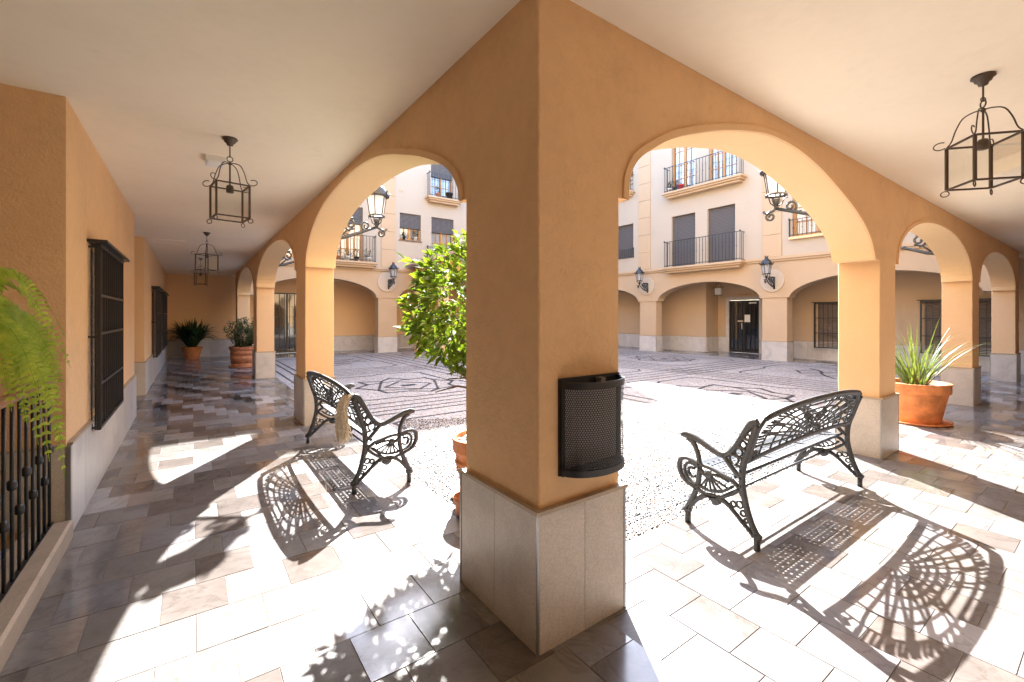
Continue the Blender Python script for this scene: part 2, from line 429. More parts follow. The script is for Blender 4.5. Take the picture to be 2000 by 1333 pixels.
# ---- mosaic lines
def seg_list():
    L = []
    def ln(*p, w=.042): L.append((p, w*1.05))
    xb = [(4.15, 5.15), (9.25, 10.15)]; yb = [(5.1, 5.95), (10.05, 10.95)]
    xs = [(.75, 4.15), (5.15, 9.25), (10.15, 14.1)]; ys = [(.75, 5.1), (5.95, 10.05), (10.95, 15.9)]
    for a, b in xb:
        for k in (0, .3, .62, 1): ln((a+(b-a)*k, .9), (a+(b-a)*k, 15.9))
    for a, b in yb:
        for k in (0, .3, .62, 1): ln((.8, a+(b-a)*k), (14.2, a+(b-a)*k))
    ln((.62, .62), (14.3, .62)); ln((.62, .62), (.62, 16.0)); ln((.85, .88), (14.3, .88)); ln((.88, .85), (.88, 16.0))
    for pi, (x0, x1) in enumerate(xs):
        for pj, (y0, y1) in enumerate(ys):
            cx, cy = (x0+x1)/2, (y0+y1)/2; hx, hy = (x1-x0)/2-.32, (y1-y0)/2-.32; pcy = cy
            # inner border with stepped notches
            n = .28
            ln((cx-hx, cy-hy+n), (cx-hx+n, cy-hy+n*.4), (cx-.5, cy-hy+n*.4), (cx-.3, cy-hy), (cx+hx-n, cy-hy), (cx+hx, cy-hy+n),
               (cx+hx, cy-.4), (cx+hx-.18, cy-.2), (cx+hx-.18, cy+hy-n), (cx+hx-n-.1, cy+hy), (cx+.2, cy+hy), (cx, cy+hy-.15), (cx-hx+n, cy+hy-.15), (cx-hx, cy+hy-n), (cx-hx, cy-hy+n), w=.05)
            if (pi+pj) % 2 == 1 or (pi == 0 and pj == 1):
                if pi == 0 and pj == 1: cx, cy = 2.58, 7.62
                st = [(-.75,1.0),(-.72,.54),(-1.05,.2),(-.76,-.3),(-.73,-.69),(-.28,-.72),(.07,-1.0),(.32,-.78),(.75,-.72),(.78,-.35),(1.08,.02),(.80,.42),(.78,.88),(.32,.82),(.04,1.25),(-.29,.87)]
                ln(*[(cx+a, cy+b) for a, b in st+[st[0]]], w=.07)
                r = .52; ln((cx+r, cy), (cx, cy+r*1.15), (cx-r, cy), (cx, cy-r*1.15), (cx+r, cy), w=.06)
                for a, b, c_, d in [(-.72,.54,.32,.82),(.32,-.78,-.76,-.3),(.80,.42,.32,-.78),(-.76,-.3,-.29,.87)]:
                    ln((cx+a, cy+b), (cx+c_, cy+d), w=.05)
                ln((cx-.1, cy), (cx+.1, cy), w=.2)
            else:
                for k in (-1, 0, 1):
                    q = cy+k*.62; ln((cx-.55+k*.12, q), (cx+k*.12, q+.32), (cx+.55+k*.12, q), (cx+k*.12, q-.32), (cx-.55+k*.12, q), w=.06)
                ln((cx-.9, cy-.9), (cx-.5, cy-.5), w=.06); ln((cx+.9, cy+.9), (cx+.5, cy+.5), w=.06)
                ln((cx-.9, cy+.3), (cx-.55, cy), (cx-.9, cy-.3), w=.06); ln((cx+.95, cy+.3), (cx+.6, cy), (cx+.95, cy-.3), w=.06)
    return L
LINES = seg_list()
mb = MB()
for pts, wd in LINES:
    for a, b in zip(pts[:-1], pts[1:]):
        a = Vector((a[0], a[1])); b = Vector((b[0], b[1])); L = (b-a).length
        if L < .01: continue
        d = (b-a)/L; nn = Vector((-d.y, d.x))*wd/2; k = max(1, int(L/.22)); a = a-d*wd*.3; b = b+d*wd*.3
        prev = None
        for i in range(k+1):
            p = a.lerp(b, i/k); j1 = 1+R.uniform(-.22, .22); j2 = 1+R.uniform(-.22, .22)
            cur = [(p.x+nn.x*j1, p.y+nn.y*j1, 0), (p.x-nn.x*j2, p.y-nn.y*j2, 0)]
            if prev: mb.add([prev[0], prev[1], cur[1], cur[0]], [(0, 1, 2, 3)])
            prev = cur
mb.build('mosaic_line', M['dpebble'], court); court.children[-1]['kind'] = 'stuff'
# real pebbles in the near part of the courtyard
def pebbles():
    rs = np.random.RandomState(3)
    P = []
    pitch = .0265
    xs = np.arange(.45, 9.0, pitch); ys = np.arange(.46, 7.6, pitch)
    X, Y = np.meshgrid(xs, ys); X = X.ravel(); Y = Y.ravel()
    X = X+rs.uniform(-.009, .009, X.size); Y = Y+rs.uniform(-.009, .009, Y.size)
    # keep what the two arches can show
    dx, dy = X-CX, Y-CY; ang = np.degrees(np.arctan2(dx, dy))
    D = np.hypot(dx, dy)
    keep = (D < 6.6) & (((ang > 22) & (ang < 38)) | ((ang > 44) & (ang < 78)))
    X, Y = X[keep], Y[keep]; N = X.size
    dmin = np.full(N, 9.)
    for pts, wd in LINES:
        for a, b in zip(pts[:-1], pts[1:]):
            ax, ay = a; bx, by = b; vx, vy = bx-ax, by-ay; LL = vx*vx+vy*vy
            if LL < 1e-6: continue
            t = np.clip(((X-ax)*vx+(Y-ay)*vy)/LL, 0, 1)
            d = np.hypot(X-ax-t*vx, Y-ay-t*vy)-wd/2
            dmin = np.minimum(dmin, d)
    dark = dmin < .016
    base = np.array([(1, 0, 0), (.62, .62, 0), (0, 1, 0), (-.62, .62, 0), (-1, 0, 0), (-.62, -.62, 0), (0, -1, 0), (.62, -.62, 0),
                     (.5, 0, 1), (0, .5, 1), (-.5, 0, 1), (0, -.5, 1)], float)
    f0 = [(0,1,8),(1,9,8),(1,2,9),(2,3,9),(3,10,9),(3,4,10),(4,5,10),(5,11,10),(5,6,11),(6,7,11),(7,8,11),(7,0,8),(8,9,10),(8,10,11)]
    a = rs.uniform(0, PI, N); ca, sa = np.cos(a), np.sin(a)
    rx = rs.uniform(.010, .0145, N); ry = rx*rs.uniform(.5, .8, N); h = rs.uniform(.005, .011, N)
    bx = base[None, :, 0]*rx[:, None]; by = base[None, :, 1]*ry[:, None]
    V = np.stack([X[:, None]+bx*ca[:, None]-by*sa[:, None], Y[:, None]+bx*sa[:, None]+by*ca[:, None], base[None, :, 2]*h[:, None]-.003+0*bx], -1).reshape(-1, 3)
    F = (np.array(f0)[None]+np.arange(N)[:, None, None]*12).reshape(-1, 3)
    me = bpy.data.meshes.new('pebble'); me.vertices.add(len(V)); me.vertices.foreach_set('co', V.ravel())
    me.loops.add(F.size); me.loops.foreach_set('vertex_index', F.ravel().astype(np.int32))
    me.polygons.add(len(F)); me.polygons.foreach_set('loop_start', np.arange(0, F.size, 3, dtype=np.int32)); me.polygons.foreach_set('loop_total', np.full(len(F), 3, np.int32))
    me.update(calc_edges=True)
    v = np.where(rs.rand(N) < .42, rs.uniform(.04, .11, N), rs.uniform(.16, .50, N)); tint = rs.uniform(-.03, .05, N)
    c = np.stack([v+tint, v, v-tint, np.ones(N)], -1)
    brown = rs.rand(N) < .14; c[brown, :3] = np.array([.26, .19, .14])*rs.uniform(.7, 1.2, (brown.sum(), 1))
    dk = dark & (rs.rand(N) < .9); c[dk, :3] = np.array([.013, .012, .013])*rs.uniform(.6, 1.8, (dk.sum(), 1))
    ca_ = me.color_attributes.new('pc', 'FLOAT_COLOR', 'POINT'); ca_.data.foreach_set('color', np.repeat(c, 12, 0).astype(np.float32).ravel())
    me.materials.append(M['pebbles3d'])
    o = bpy.data.objects.new('pebble', me); COL.objects.link(o); o.parent = court; stuff(o)
pebbles()

# ------------------------------------------------------------------ near arcades
CZ = 2.985
def arch_wall(mb, s0, s1, prof, f, spring, top, t0, t1):
    """prof: arch curve points (s,z) left to right. f(s,t,z)->xyz; solid between the curve and top, t0 gallery face, t1 courtyard face"""
    pts = [(s0, spring)]+list(prof)+[(s1, spring)] if False else list(prof)
    for (a, za), (b, zb) in zip(pts[:-1], pts[1:]):
        mb.add([f(a, t0, za), f(b, t0, zb), f(b, t0, top), f(a, t0, top)], [(0, 1, 2, 3)])
        mb.add([f(a, t1, za), f(b, t1, zb), f(b, t1, top), f(a, t1, top)], [(0, 3, 2, 1)])
        mb.add([f(a, t0, za), f(b, t0, zb), f(b, t1, zb), f(a, t1, za)], [(0, 3, 2, 1)])
def smooth_prof(p, n=5):
    return [(v.x, v.y) for v in catmull([(a, b, 0) for a, b in p], n)]
def prof_ell(a, b, sp, h, e=2.1, n=28):
    c = (a+b)/2; r = (b-a)/2; out = []
    for i in range(n+1):
        t = PI*i/n; x = -math.cos(t); z = math.sin(t)
        out.append((c+r*math.copysign(abs(x)**(2/e), x), sp+h*abs(z)**(2/e)))
    return out
fA = lambda s, t, z: (t, s, z)
fB = lambda s, t, z: (s, t, z)
A1 = smooth_prof([(.735,2.16),(.757,2.245),(.85,2.357),(1.0,2.454),(1.25,2.565),(1.486,2.647),(1.87,2.763),(2.23,2.84),(2.75,2.885),(3.3,2.875),(3.8,2.83),(4.25,2.74),(4.65,2.58),(4.86,2.42),(4.96,2.29),(4.99,2.165)])
A2 = prof_ell(5.77, 10.6, 2.18, .70)
A3 = prof_ell(11.38, 16.15, 2.2, .68)
B1 = smooth_prof([(.625,2.11),(.635,2.222),(.696,2.325),(.813,2.41),(1.02,2.524),(1.317,2.63),(1.6,2.71),(1.9,2.775),(2.2,2.818),(2.6,2.818),(3.0,2.765),(3.3,2.695),(3.66,2.59),(3.95,2.49),(4.2,2.365),(4.36,2.24),(4.46,2.08)])
B2 = prof_ell(5.23, 9.18, 2.08, .66)
B3 = prof_ell(9.84, 13.8, 2.08, .66)
def arcade(name, label, bays, f, t0, t1, piers, parent_mats):
    t = thing(name, label, 'arcade')
    mb = MB()
    for pr in bays: arch_wall(mb, 0, 0, pr, f, 0, 3.1, t0, t1)
    # solid blocks above the piers
    edges = [(p[0][0], p[0][1]) for p in bays]; 
    for (a, b, zs) in piers:
        x = [f(a, t0, zs), f(b, t1, 3.1)]
        lo = [min(x[0][i], x[1][i]) for i in range(3)]; hi = [max(x[0][i], x[1][i]) for i in range(3)]
        mb.box(lo[0], hi[0], lo[1], hi[1], zs, 3.1)
    mb.build('wall', M['orange'], t)
    # raised line that follows each arch on the gallery side
    for pr in bays:
        m2 = MB()
        n = len(pr); off = []
        for i in range(n):
            a = pr[max(0, i-1)]; b = pr[min(n-1, i+1)]; d = Vector((b[0]-a[0], b[1]-a[1])).normalized(); nn = Vector((-d.y, d.x))
            off.append(((pr[i][0], pr[i][1]), (pr[i][0]+nn.x*.038, pr[i][1]+nn.y*.038)))
        e = -.014 if t0 < t1 else .014
        for (a, a2), (b, b2) in zip(off[:-1], off[1:]):
            m2.add([f(a[0], t0+e, a[1]-.002), f(b[0], t0+e, b[1]-.002), f(b2[0], t0+e, b2[1]), f(a2[0], t0+e, a2[1])], [(0, 1, 2, 3)])
            m2.add([f(a2[0], t0+e, a2[1]), f(b2[0], t0+e, b2[1]), f(b2[0], t0+.01, b2[1]), f(a2[0], t0+.01, a2[1])], [(0, 1, 2, 3)])
            m2.add([f(a[0], t0+e, a[1]-.002), f(b[0], t0+e, b[1]-.002), f(b[0], t0+.01, b[1]-.002), f(a[0], t0+.01, a[1]-.002)], [(0, 3, 2, 1)])
        m2.build('arch_moulding', M['orange_fine'], t)
        # smooth plaster lining of the arch (soffit)
        m3 = MB()
        for (a, _), (b, _) in zip(off[:-1], off[1:]):
            m3.add([f(a[0], t0-.002 if False else t0+.004, a[1]-.004), f(b[0], t0+.004, b[1]-.004), f(b[0], t1+.003, b[1]-.004), f(a[0], t1+.003, a[1]-.004)], [(0, 3, 2, 1)])
        m3.build('arch_soffit', M['moulding'], t)
    return t
arcA = arcade('arcade_wall', 'long orange plaster arcade wall with wide arches on the left of the corner pillar', [A1, A2, A3], fA, .028, .40,
       [(.50, .736, 2.16), (4.99, 5.77, 2.165), (10.6, 11.38, 2.18), (16.15, 17.0, 2.2)], None)
arcB = arcade('arcade_wall', 'long orange plaster arcade wall with wide arches on the right of the corner pillar', [B1, B2, B3], fB, .028, .39,
       [(.52, .626, 2.11), (4.46, 5.23, 2.08), (9.18, 9.84, 2.08), (13.8, 14.48, 2.08)], None)

def pillar(name, label, x0, x1, y0, y1, top, slabs=True, big=False, mat='orange_fine', capm='cap', slabm='slab', rib=.025, ptop=.635, group=None, cat='pillar', nslab=(1, 1)):
    t = thing(name, label, cat, ((x0+x1)/2, (y0+y1)/2, 0), 0, group)
    cx, cy = (x0+x1)/2, (y0+y1)/2
    X0, X1, Y0, Y1 = x0-cx, x1-cx, y0-cy, y1-cy
    sh_ = MB(); nz = 14; q4 = [(X0+rib, Y0+rib), (X1-rib, Y0+rib), (X1-rib, Y1-rib), (X0+rib, Y1-rib)]
    vv = []
    for i in range(nz+1):
        z_ = top*i/nz
        for (a_, b_) in q4:
            ea = R.uniform(-.0016, .0016); eb = R.uniform(-.0016, .0016); cb = .006
            sa = 1 if a_ > 0 else -1; sb_ = 1 if b_ > 0 else -1
            first = (a_+ea-sa*cb, b_+eb); second = (a_+ea, b_+eb-sb_*cb)
            if (sa, sb_) in ((-1, -1), (1, 1)): first, second = second, first
            vv += [(*first, z_), (*second, z_)]
    ff = [tuple(8*i+k_ for k_ in (j, (j+1) % 8))+tuple(8*(i+1)+k_ for k_ in ((j+1) % 8, j)) for i in range(nz) for j in range(8)]
    ff += [tuple(range(8))[::-1], tuple(8*nz+k_ for k_ in range(8))]
    sh_.add(vv, ff); sh_.build('shaft', M[mat], t)
    # plinth slabs, each a piece; 12 mm proud steel line at the corners
    th = rib-.004
    def face(a0, a1, n, mk):
        w_ = (a1-a0)/n
        for i in range(n):
            mk(a0+w_*i+.0012, a0+w_*(i+1)-.0012)
    z0, z1 = .0, ptop-.018
    face(X0+.014, X1-.014, nslab[0], lambda a, b: MB().box(a, b, Y0+.003, Y0+th, z0, z1).build('plinth_slab', M[slabm], t))
    face(X0+.014, X1-.014, nslab[0], lambda a, b: MB().box(a, b, Y1-th, Y1-.003, z0, z1).build('plinth_slab', M[slabm], t))
    face(Y0+.014, Y1-.014, nslab[1], lambda a, b: MB().box(X0+.003, X0+th, a, b, z0, z1).build('plinth_slab', M[slabm], t))
    face(Y0+.014, Y1-.014, nslab[1], lambda a, b: MB().box(X1-th, X1-.003, a, b, z0, z1).build('plinth_slab', M[slabm], t))
    tm = MB()
    for sx in (X0, X1):
        for sy in (Y0, Y1):
            dx = .013 if sx < 0 else -.013; dy = .013 if sy < 0 else -.013
            tm.box(min(sx, sx+dx), max(sx, sx+dx), min(sy, sy+dy)+.0008, max(sy, sy+dy)-.0008, 0, z1-.002)
    tm.build('corner_trim', M['trim'], t)
    c = MB()
    c.box(X0-.006, X1+.006, Y0-.006, Y0+rib+.001, z1, ptop); c.box(X0-.006, X1+.006, Y1-rib-.001, Y1+.006, z1, ptop)
    c.box(X0-.006, X0+rib+.001, Y0+rib+.001, Y1-rib-.001, z1, ptop-.001); c.box(X1-rib-.001, X1+.006, Y0+rib+.001, Y1-rib-.001, z1, ptop-.001)
    c.build('capping', M[capm], t)
    return t
pillar('corner_pillar', 'nearest and biggest pillar, in the corner where both arcades meet, with the black bin on it', 0, .585, 0, .70, 3.1, mat='orange', nslab=(2, 2))
pillar('arcade_pillar', 'sunlit pillar behind the far end of the left bench', 0, .425, 5.04, 5.74, 2.2)
pillar('arcade_pillar', 'pillar of the left arcade beside the tall terracotta pot with the grey-green shrub', 0, .425, 10.65, 11.35, 2.2)
pillar('arcade_pillar', 'last pillar at the far end of the left walkway, partly behind the grey-green shrub', 0, .425, 16.2, 16.9, 2.25)
pillar('arcade_pillar', 'sunlit pillar behind the right bench, in front of the strap-leaved plant', 4.61, 5.18, 0, .425, 2.12)
pillar('arcade_pillar', 'pillar of the right arcade just behind the orange pot with strap leaves', 9.23, 9.80, 0, .425, 2.12)
pillar('arcade_pillar', 'farthest pillar of the right arcade near the right edge of the picture', 13.86, 14.44, 0, .425, 2.12)

# building mass above the arcades and ceilings
cA = struct(MB().box(-4.6, .026, -2.9, 18.6, CZ, CZ+.1).build('ceiling', M['ceiling']))
cB = struct(MB().box(.0265, 17.2, -2.9, .0265, CZ, CZ+.1).build('ceiling', M['ceiling']))
up = thing('upper_building', 'plain upper storeys of the building above the two near arcades', 'building')
m = MB(); m.box(-6, .41, .4005, 18.6, 3.1, 10.6); m.box(-6, 16.6, -5, .40, 3.1, 10.6); m.build('wall', M['peach'], up)
# ------------------------------------------------------------------ inner walls of the near galleries
def slab_row(parent, p0, p1, n, z1=.615, th=.022, nrm=(0, 0), mat='slab', capm='cap', z0=0, cap=True):
    """row of upright marble slabs from p0 to p1 (2D), thickness towards nrm"""
    p0 = Vector(p0); p1 = Vector(p1); d = (p1-p0); L = d.length; d /= L; n = max(1, n); nn = Vector(nrm)
    for i in range(n):
        a = p0+d*(L*i/n+.0012); b = p0+d*(L*(i+1)/n-.0012)
        q = [a, b, b+nn*th, a+nn*th]
        xs = [v.x for v in q]; ys = [v.y for v in q]
        MB().box(min(xs), max(xs), min(ys), max(ys), z0, z1).build('plinth_slab', M[mat], parent)
    if cap:
        q = [p0, p1, p1+nn*(th+.008), p0+nn*(th+.008)]; xs = [v.x for v in q]; ys = [v.y for v in q]
        MB().box(min(xs), max(xs), min(ys), max(ys), z1, z1+.018).build('capping', M[capm], parent)
iw = thing('inner_wall', 'orange inner wall of the left walkway nearest the railing, with the tall barred window', 'wall')
m = MB(); m.box(-2.2, -1.925, 2.70, 3.56, 0, CZ); m.box(-2.2, -1.925, 4.94, 7.15, 0, CZ); m.box(-2.2, -1.925, 3.56, 4.94, 0, .64); m.box(-2.2, -1.925, 3.56, 4.94, 2.08, CZ)
m.box(-4.6, -2.2, 2.7, 2.95, 0, CZ); m.box(-3.4, -2.2, 6.95, 7.15, 0, CZ); m.build('wall', M['orange'], iw)
slab_row(iw, (-1.925, 2.725), (-1.925, 7.17), 9, nrm=(1, 0), mat='slab_far')
slab_row(iw, (-2.6, 2.70), (-1.925, 2.70), 1, nrm=(0, -1), z0=.1)
MB().box(-1.925, -1.898, 2.676, 2.724, 0, .615).build('corner_trim', M['trim'], iw)
slab_row(iw, (-3.4, 7.15), (-1.91, 7.15), 2, nrm=(0, 1))
iw2 = thing('inner_wall', 'orange inner wall at the far end of the left walkway with two barred windows', 'wall')
m = MB(); m.box(-2.2, -1.96, 9.37, 18.4, 0, CZ); m.box(-3.6, -2.2, 9.37, 9.6, 0, CZ); m.box(-3.6, -3.3, 7.0, 9.37, 0, CZ); m.build('wall', M['orange_fine'], iw2)
slab_row(iw2, (-1.96, 9.35), (-1.96, 18.36), 16, nrm=(1, 0), mat='slab_far')
slab_row(iw2, (-3.2, 9.37), (-1.94, 9.37), 2, nrm=(0, -1))
slab_row(iw2, (-3.3, 7.2), (-3.3, 9.3), 4, nrm=(1, 0))
iw3 = thing('end_wall', 'orange wall closing the far end of the left walkway behind the potted aspidistra', 'wall')
m = MB(); m.box(-2.0, 1.25, 18.4, 18.6, 0, CZ+.5); m.box(2.55, 17.2, 18.4, 18.6, 0, CZ+.5); m.box(1.25, 2.55, 18.4, 18.6, 2.42, CZ+.5); m.build('wall', M['orange_fine'], iw3)
slab_row(iw3, (-1.93, 18.4), (1.2, 18.4), 5, nrm=(0, -1), mat='slab_far'); slab_row(iw3, (2.6, 18.4), (14.4, 18.4), 26, nrm=(0, -1), mat='slab_far')
iw4 = thing('back_wall', 'orange wall of the right walkway behind the photographer', 'wall')
m = MB(); m.box(-4.6, 17.2, -2.9, -2.6, 0, CZ); m.box(-4.8, -4.6, -2.9, 2.95, 0, CZ); m.build('wall', M['orange'], iw4)
slab_row(iw4, (-1.9, -2.6), (16.9, -2.6), 34, nrm=(0, 1))

# kerb and railing on the left
kb = struct(MB().cbox(-2.12, -1.885, -2.6, 2.675, -.1, .12, .014).build('kerb', M['cap']))
struct(MB().box(-4.6, -2.12, -2.6, 2.7, -.5, -.3).build('planting_bed', M['soil']))
rl = thing('railing', 'black iron railing with brown handrail at the left edge, under the fern', 'railing', (-1.99, 0, 0))
for k in range(36):
    y = 2.62-.125*k
    if y < -1.5: break
    b = MB().tube([(0, 0, .11), (0, 0, 1.045)], .0085, 8)
    for z in ((.45,) if k % 2 else (.62,)):
        b.lathe([(.0085, -.03), (.02, -.018), (.0215, 0), (.02, .018), (.0085, .03)], (0, 0, z+.0), 10)
    b.build('bar', M['black'], rl, True, (0, y, 0))
MB().box(-.012, .012, -1.6, 2.68, .10, .125).build('bottom_rail', M['black'], rl)
hr = MB(); hr.tube([(0, -1.6, 1.075), (0, 2.69, 1.075)], .036, 12, up=(0, 0, 1), ry=.026); hr.build('handrail', M['handrail'], rl, True)

# ------------------------------------------------------------------ window grilles of the gallery wall
def grille(name, label, x, y0, y1, z0, z1, proud, n, hz, hood=True, group=None, axis='x', sgn=1):
    """a cage standing proud of a wall whose face is at x; +x side if sgn>0"""
    t = thing(name, label, 'window grille', (x, (y0+y1)/2, z0), 0, group)
    h = (y1-y0)/2; H = z1-z0; p = proud*sgn
    fr = MB(); w_ = .014
    for yy in (-h, h): fr.box(min(p-w_, p+w_), max(p-w_, p+w_), yy-w_, yy+w_, 0, H)
    fr.box(p-w_, p+w_, -h, h, 0, .028); fr.box(p-w_, p+w_, -h, h, H-.028, H)
    for yy in (-h, h):
        for zz in (.02, H*.5, H-.03): fr.box(min(0, p), max(0, p), yy-.008, yy+.008, zz-.008, zz+.008)
    fr.build('frame', M['black'], t)
    if hood:
        q = .06*sgn
        MB().box(min(0, p+q), max(0, p+q), -h-.07, h+.07, H+.002, H+.026).build('hood', M['black'], t)
    bs = MB()
    for i in range(1, n):
        yy = -h+2*h*i/n; bs.box(p-.007, p+.007, yy-.007, yy+.007, .028, H-.028)
    sd_ = MB()
    for k in range(1, 3):
        for yy in (-h, h):
            q = p*k/3; sd_.box(q-.005, q+.005, yy-.005, yy+.005, 0, H)
    stuff(sd_.build('side_bars', M['black'], t))
    for zz in hz: bs.box(p-.012, p+.012, -h, h, zz-.01, zz+.01)
    bs.build('bars', M['black'], t)
    # shutter slats behind
    sh = MB()
    d = (-.045 if axis == 'x' and abs(x+1.925) < .01 else .02)*sgn
    k = int(H/.045)
    for i in range(k):
        a = H*i/k; sh.add([(d, -h+.06, a), (d, h-.06, a), (d+.012*sgn, h-.06, a+H/k*.5), (d+.012*sgn, -h+.06, a+H/k*.5), (d, -h+.06, a+H/k*.98), (d, h-.06, a+H/k*.98)], [(0, 1, 2, 3), (3, 2, 5, 4)])
    sh.build('shutter', M['blind'], t)
    return t
M['blind'] = simple('brown_grey_blind', (.17, .13, .10), .6, var=(30, .2))
grille('window_grille', 'tall black window cage on the near part of the left wall', -1.925, 3.50, 5.0, .55, 2.10, .065, 11, (.38, .8, 1.12))
grille('window_grille', 'nearer of the two small black window cages at the far end of the left wall', -1.96, 11.25, 13.0, .56, 2.13, .09, 12, (.5, 1.0))
grille('window_grille', 'farther of the two small black window cages, next to the potted aspidistra', -1.96, 13.9, 16.2, .56, 2.13, .09, 12, (.5, 1.0))

# ------------------------------------------------------------------ far facades
def facade(fC, frame):
    pass
TOPD, TOPC = 10.05, 9.75
# C: plane x=14.5 (faces -x)   s=y      D: plane y=16.2 (faces -y)  s=x
gC = lambda s, t, z: (14.5+t, s, z)
gD = lambda s, t, z: (s, 16.2+t, z)
def build_facade(name, label, g_, arches, s0, s1, top, wins, sp, pil, piers, flip):
    t = thing(name, label, 'building')
    low = MB()
    def bx(mb, a, b, t0, t1, z0, z1):
        p = g_(a, t0, z0); q = g_(b, t1, z1)
        mb.box(min(p[0], q[0]), max(p[0], q[0]), min(p[1], q[1]), max(p[1], q[1]), z0, z1)
    for pr in arches: arch_wall(low, 0, 0, pr, g_, 0, 3.30, 0, .45)
    ed = sorted([(p[0][0], p[-1][0]) for p in arches])
    cur = s0
    for a, b in ed+[(s1, s1)]:
        if a > cur: bx(low, cur, a, 0, .45, sp, 3.30)
        cur = b
    low.build('arcade_wall', M['peach'], t)
    co = MB(); bx(co, s0, s1, -.05, .3, 3.30, 3.36); bx(co, s0, s1, -.085, .3, 3.363, 3.43); bx(co, s0, s1, -.03, .3, 3.433, 3.46); co.build('cornice', M['peach'], t)
    # upper wall with openings
    up_ = MB(); cuts = sorted(set([s0, s1]+[v for w_ in wins for v in (w_[0], w_[1])]))
    for a, b in zip(cuts[:-1], cuts[1:]):
        mid = (a+b)/2; hs = sorted([(w_[2], w_[3]) for w_ in wins if w_[0] < mid < w_[1]])
        z = 3.462
        for h0, h1 in hs:
            if h0 > z: bx(up_, a, b, 0, .35, z, h0)
            z = h1
        bx(up_, a, b, 0, .35, z, top)
    up_.build('upper_wall', M['cream'], t)
    bk = MB(); bx(bk, s0, s1, .36, 2.8, 3.3, top); bk.build('interior_block', M['dark'], t)
    for a, b in pil:
        z = 3.465; k = 0
        while z < top-.1:
            z2 = min(z+.735, top); m_ = MB(); bx(m_, a, b, -.035, .01, z, z2-.012); o = m_.build('pilaster_block', M['peach'], t); z = z2
    bxf = bx
    ev = MB(); bx(ev, s0-.2, s1+.2, -.45, 3, top+.001, top+.16); ev.build('roof', M['roof'], t)
    if flip:
        ev = MB(); bx(ev, 7.4, 13.2, -.0, 3, top+.165, 11.2); ev.build('attic_wall', M['cream'], t)
        ev = MB(); bx(ev, 7.3, 13.3, -.4, 3, 11.203, 11.34); ev.build('roof', M['roof'], t)
        ev = MB(); bx(ev, 13.35, 13.8, -.3, .3, top+.166, 12.0); ev.build('chimney', M['cream'], t)
    for (a, b, z0, z1, kind) in wins:
        window(t, g_, bx, a, b, z0, z1, kind)
    return t, bx
def window(t, g_, bx, a, b, z0, z1, kind):
    m_ = MB()
    if kind == 'shut':
        n = int((z1-z0)/.05)
        for i in range(n):
            q = z0+(z1-z0)*i/n; q2 = z0+(z1-z0)*(i+1)/n
            m_.add([g_(a, .10, q), g_(b, .10, q), g_(b, .088, (q+q2)/2), g_(a, .088, (q+q2)/2), g_(b, .10, q2-.002), g_(a, .10, q2-.002)], [(0, 1, 2, 3), (3, 2, 4, 5)])
        m_.build('roller_shutter', M['shutter'], t); return
    drop = {'wood': 0, 'half': .55, 'third': .30}[kind]
    zs = z1-(z1-z0)*drop
    if drop:
        n = int((z1-zs)/.05)
        for i in range(n):
            q = zs+(z1-zs)*i/n; q2 = zs+(z1-zs)*(i+1)/n
            m_.add([g_(a, .06, q), g_(b, .06, q), g_(b, .048, (q+q2)/2), g_(a, .048, (q+q2)/2), g_(b, .06, q2-.002), g_(a, .06, q2-.002)], [(0, 1, 2, 3), (3, 2, 4, 5)])
        m_.build('roller_shutter', M['shutter'], t)
    fr = MB(); e = .055; mid = (a+b)/2
    bx(fr, a, a+e, .12, .19, z0, z1); bx(fr, b-e, b, .12, .19, z0, z1); bx(fr, a+e, b-e, .12, .19, z1-e, z1); bx(fr, a+e, b-e, .12, .19, z0, z0+e*1.3)
    bx(fr, mid-.05, mid+.05, .118, .19, z0+e*1.3, z1-e)
    rows = 4 if z1-z0 > 1.4 else 2
    for (p, q) in ((a+e, mid-.05), (mid+.05, b-e)):
        c = (p+q)/2; 
        bx(fr, c-.014, c+.014, .13, .18, z0+e*1.3, z1-e)
        for r in range(1, rows):
            zz = z0+(z1-z0)*r/rows; bx(fr, p, q, .132, .178, zz-.014, zz+.014)
    f = fr.build('window', M['wood'], t)
    for (p, q) in ((a+e, mid-.05), (mid+.05, b-e)):
        c = (p+q)/2
        for (u, v) in ((p, c-.014), (c+.014, q)):
            for r in range(rows):
                za = z0+(z1-z0)*r/rows+.015; zb = z0+(z1-z0)*(r+1)/rows-.015
                za = max(za, z0+e*1.3); zb = min(zb, z1-e)
                if za > zs: continue
                pm = MB(); pm.add([g_(u, .155, za), g_(v, .155, za), g_(v, .155, zb), g_(u, .155, zb)], [(0, 1, 2, 3)]); pm.build('pane', M['winglass'], f)
    cu = MB(); k = 24
    for (p, q) in ((a+e, mid-.03), (mid+.03, b-e)):
        for i in range(k):
            u0 = p+(q-p)*i/k; u1 = p+(q-p)*(i+1)/k
            d0 = .24+.02*math.sin(i*1.7); d1 = .24+.02*math.sin((i+1)*1.7)
            cu.add([g_(u0, d0, z0+.05), g_(u1, d1, z0+.05), g_(u1, d1, z1), g_(u0, d0, z1)], [(0, 1, 2, 3)])
    cu.build('curtain', M['curtain'], t)
Dwin = [(3.15, 4.25, 3.55, 5.76, 'third'), (5.77, 6.71, 4.66, 5.78, 'half'), (7.2, 8.28, 3.6, 5.78, 'third'), (7.18, 8.23, 6.62, 8.7, 'half'), (3.15, 4.25, 6.6, 8.7, 'wood'),
        (10.2, 11.2, 3.6, 5.78, 'shut'), (1.0, 2.0, 3.6, 5.78, 'third')]
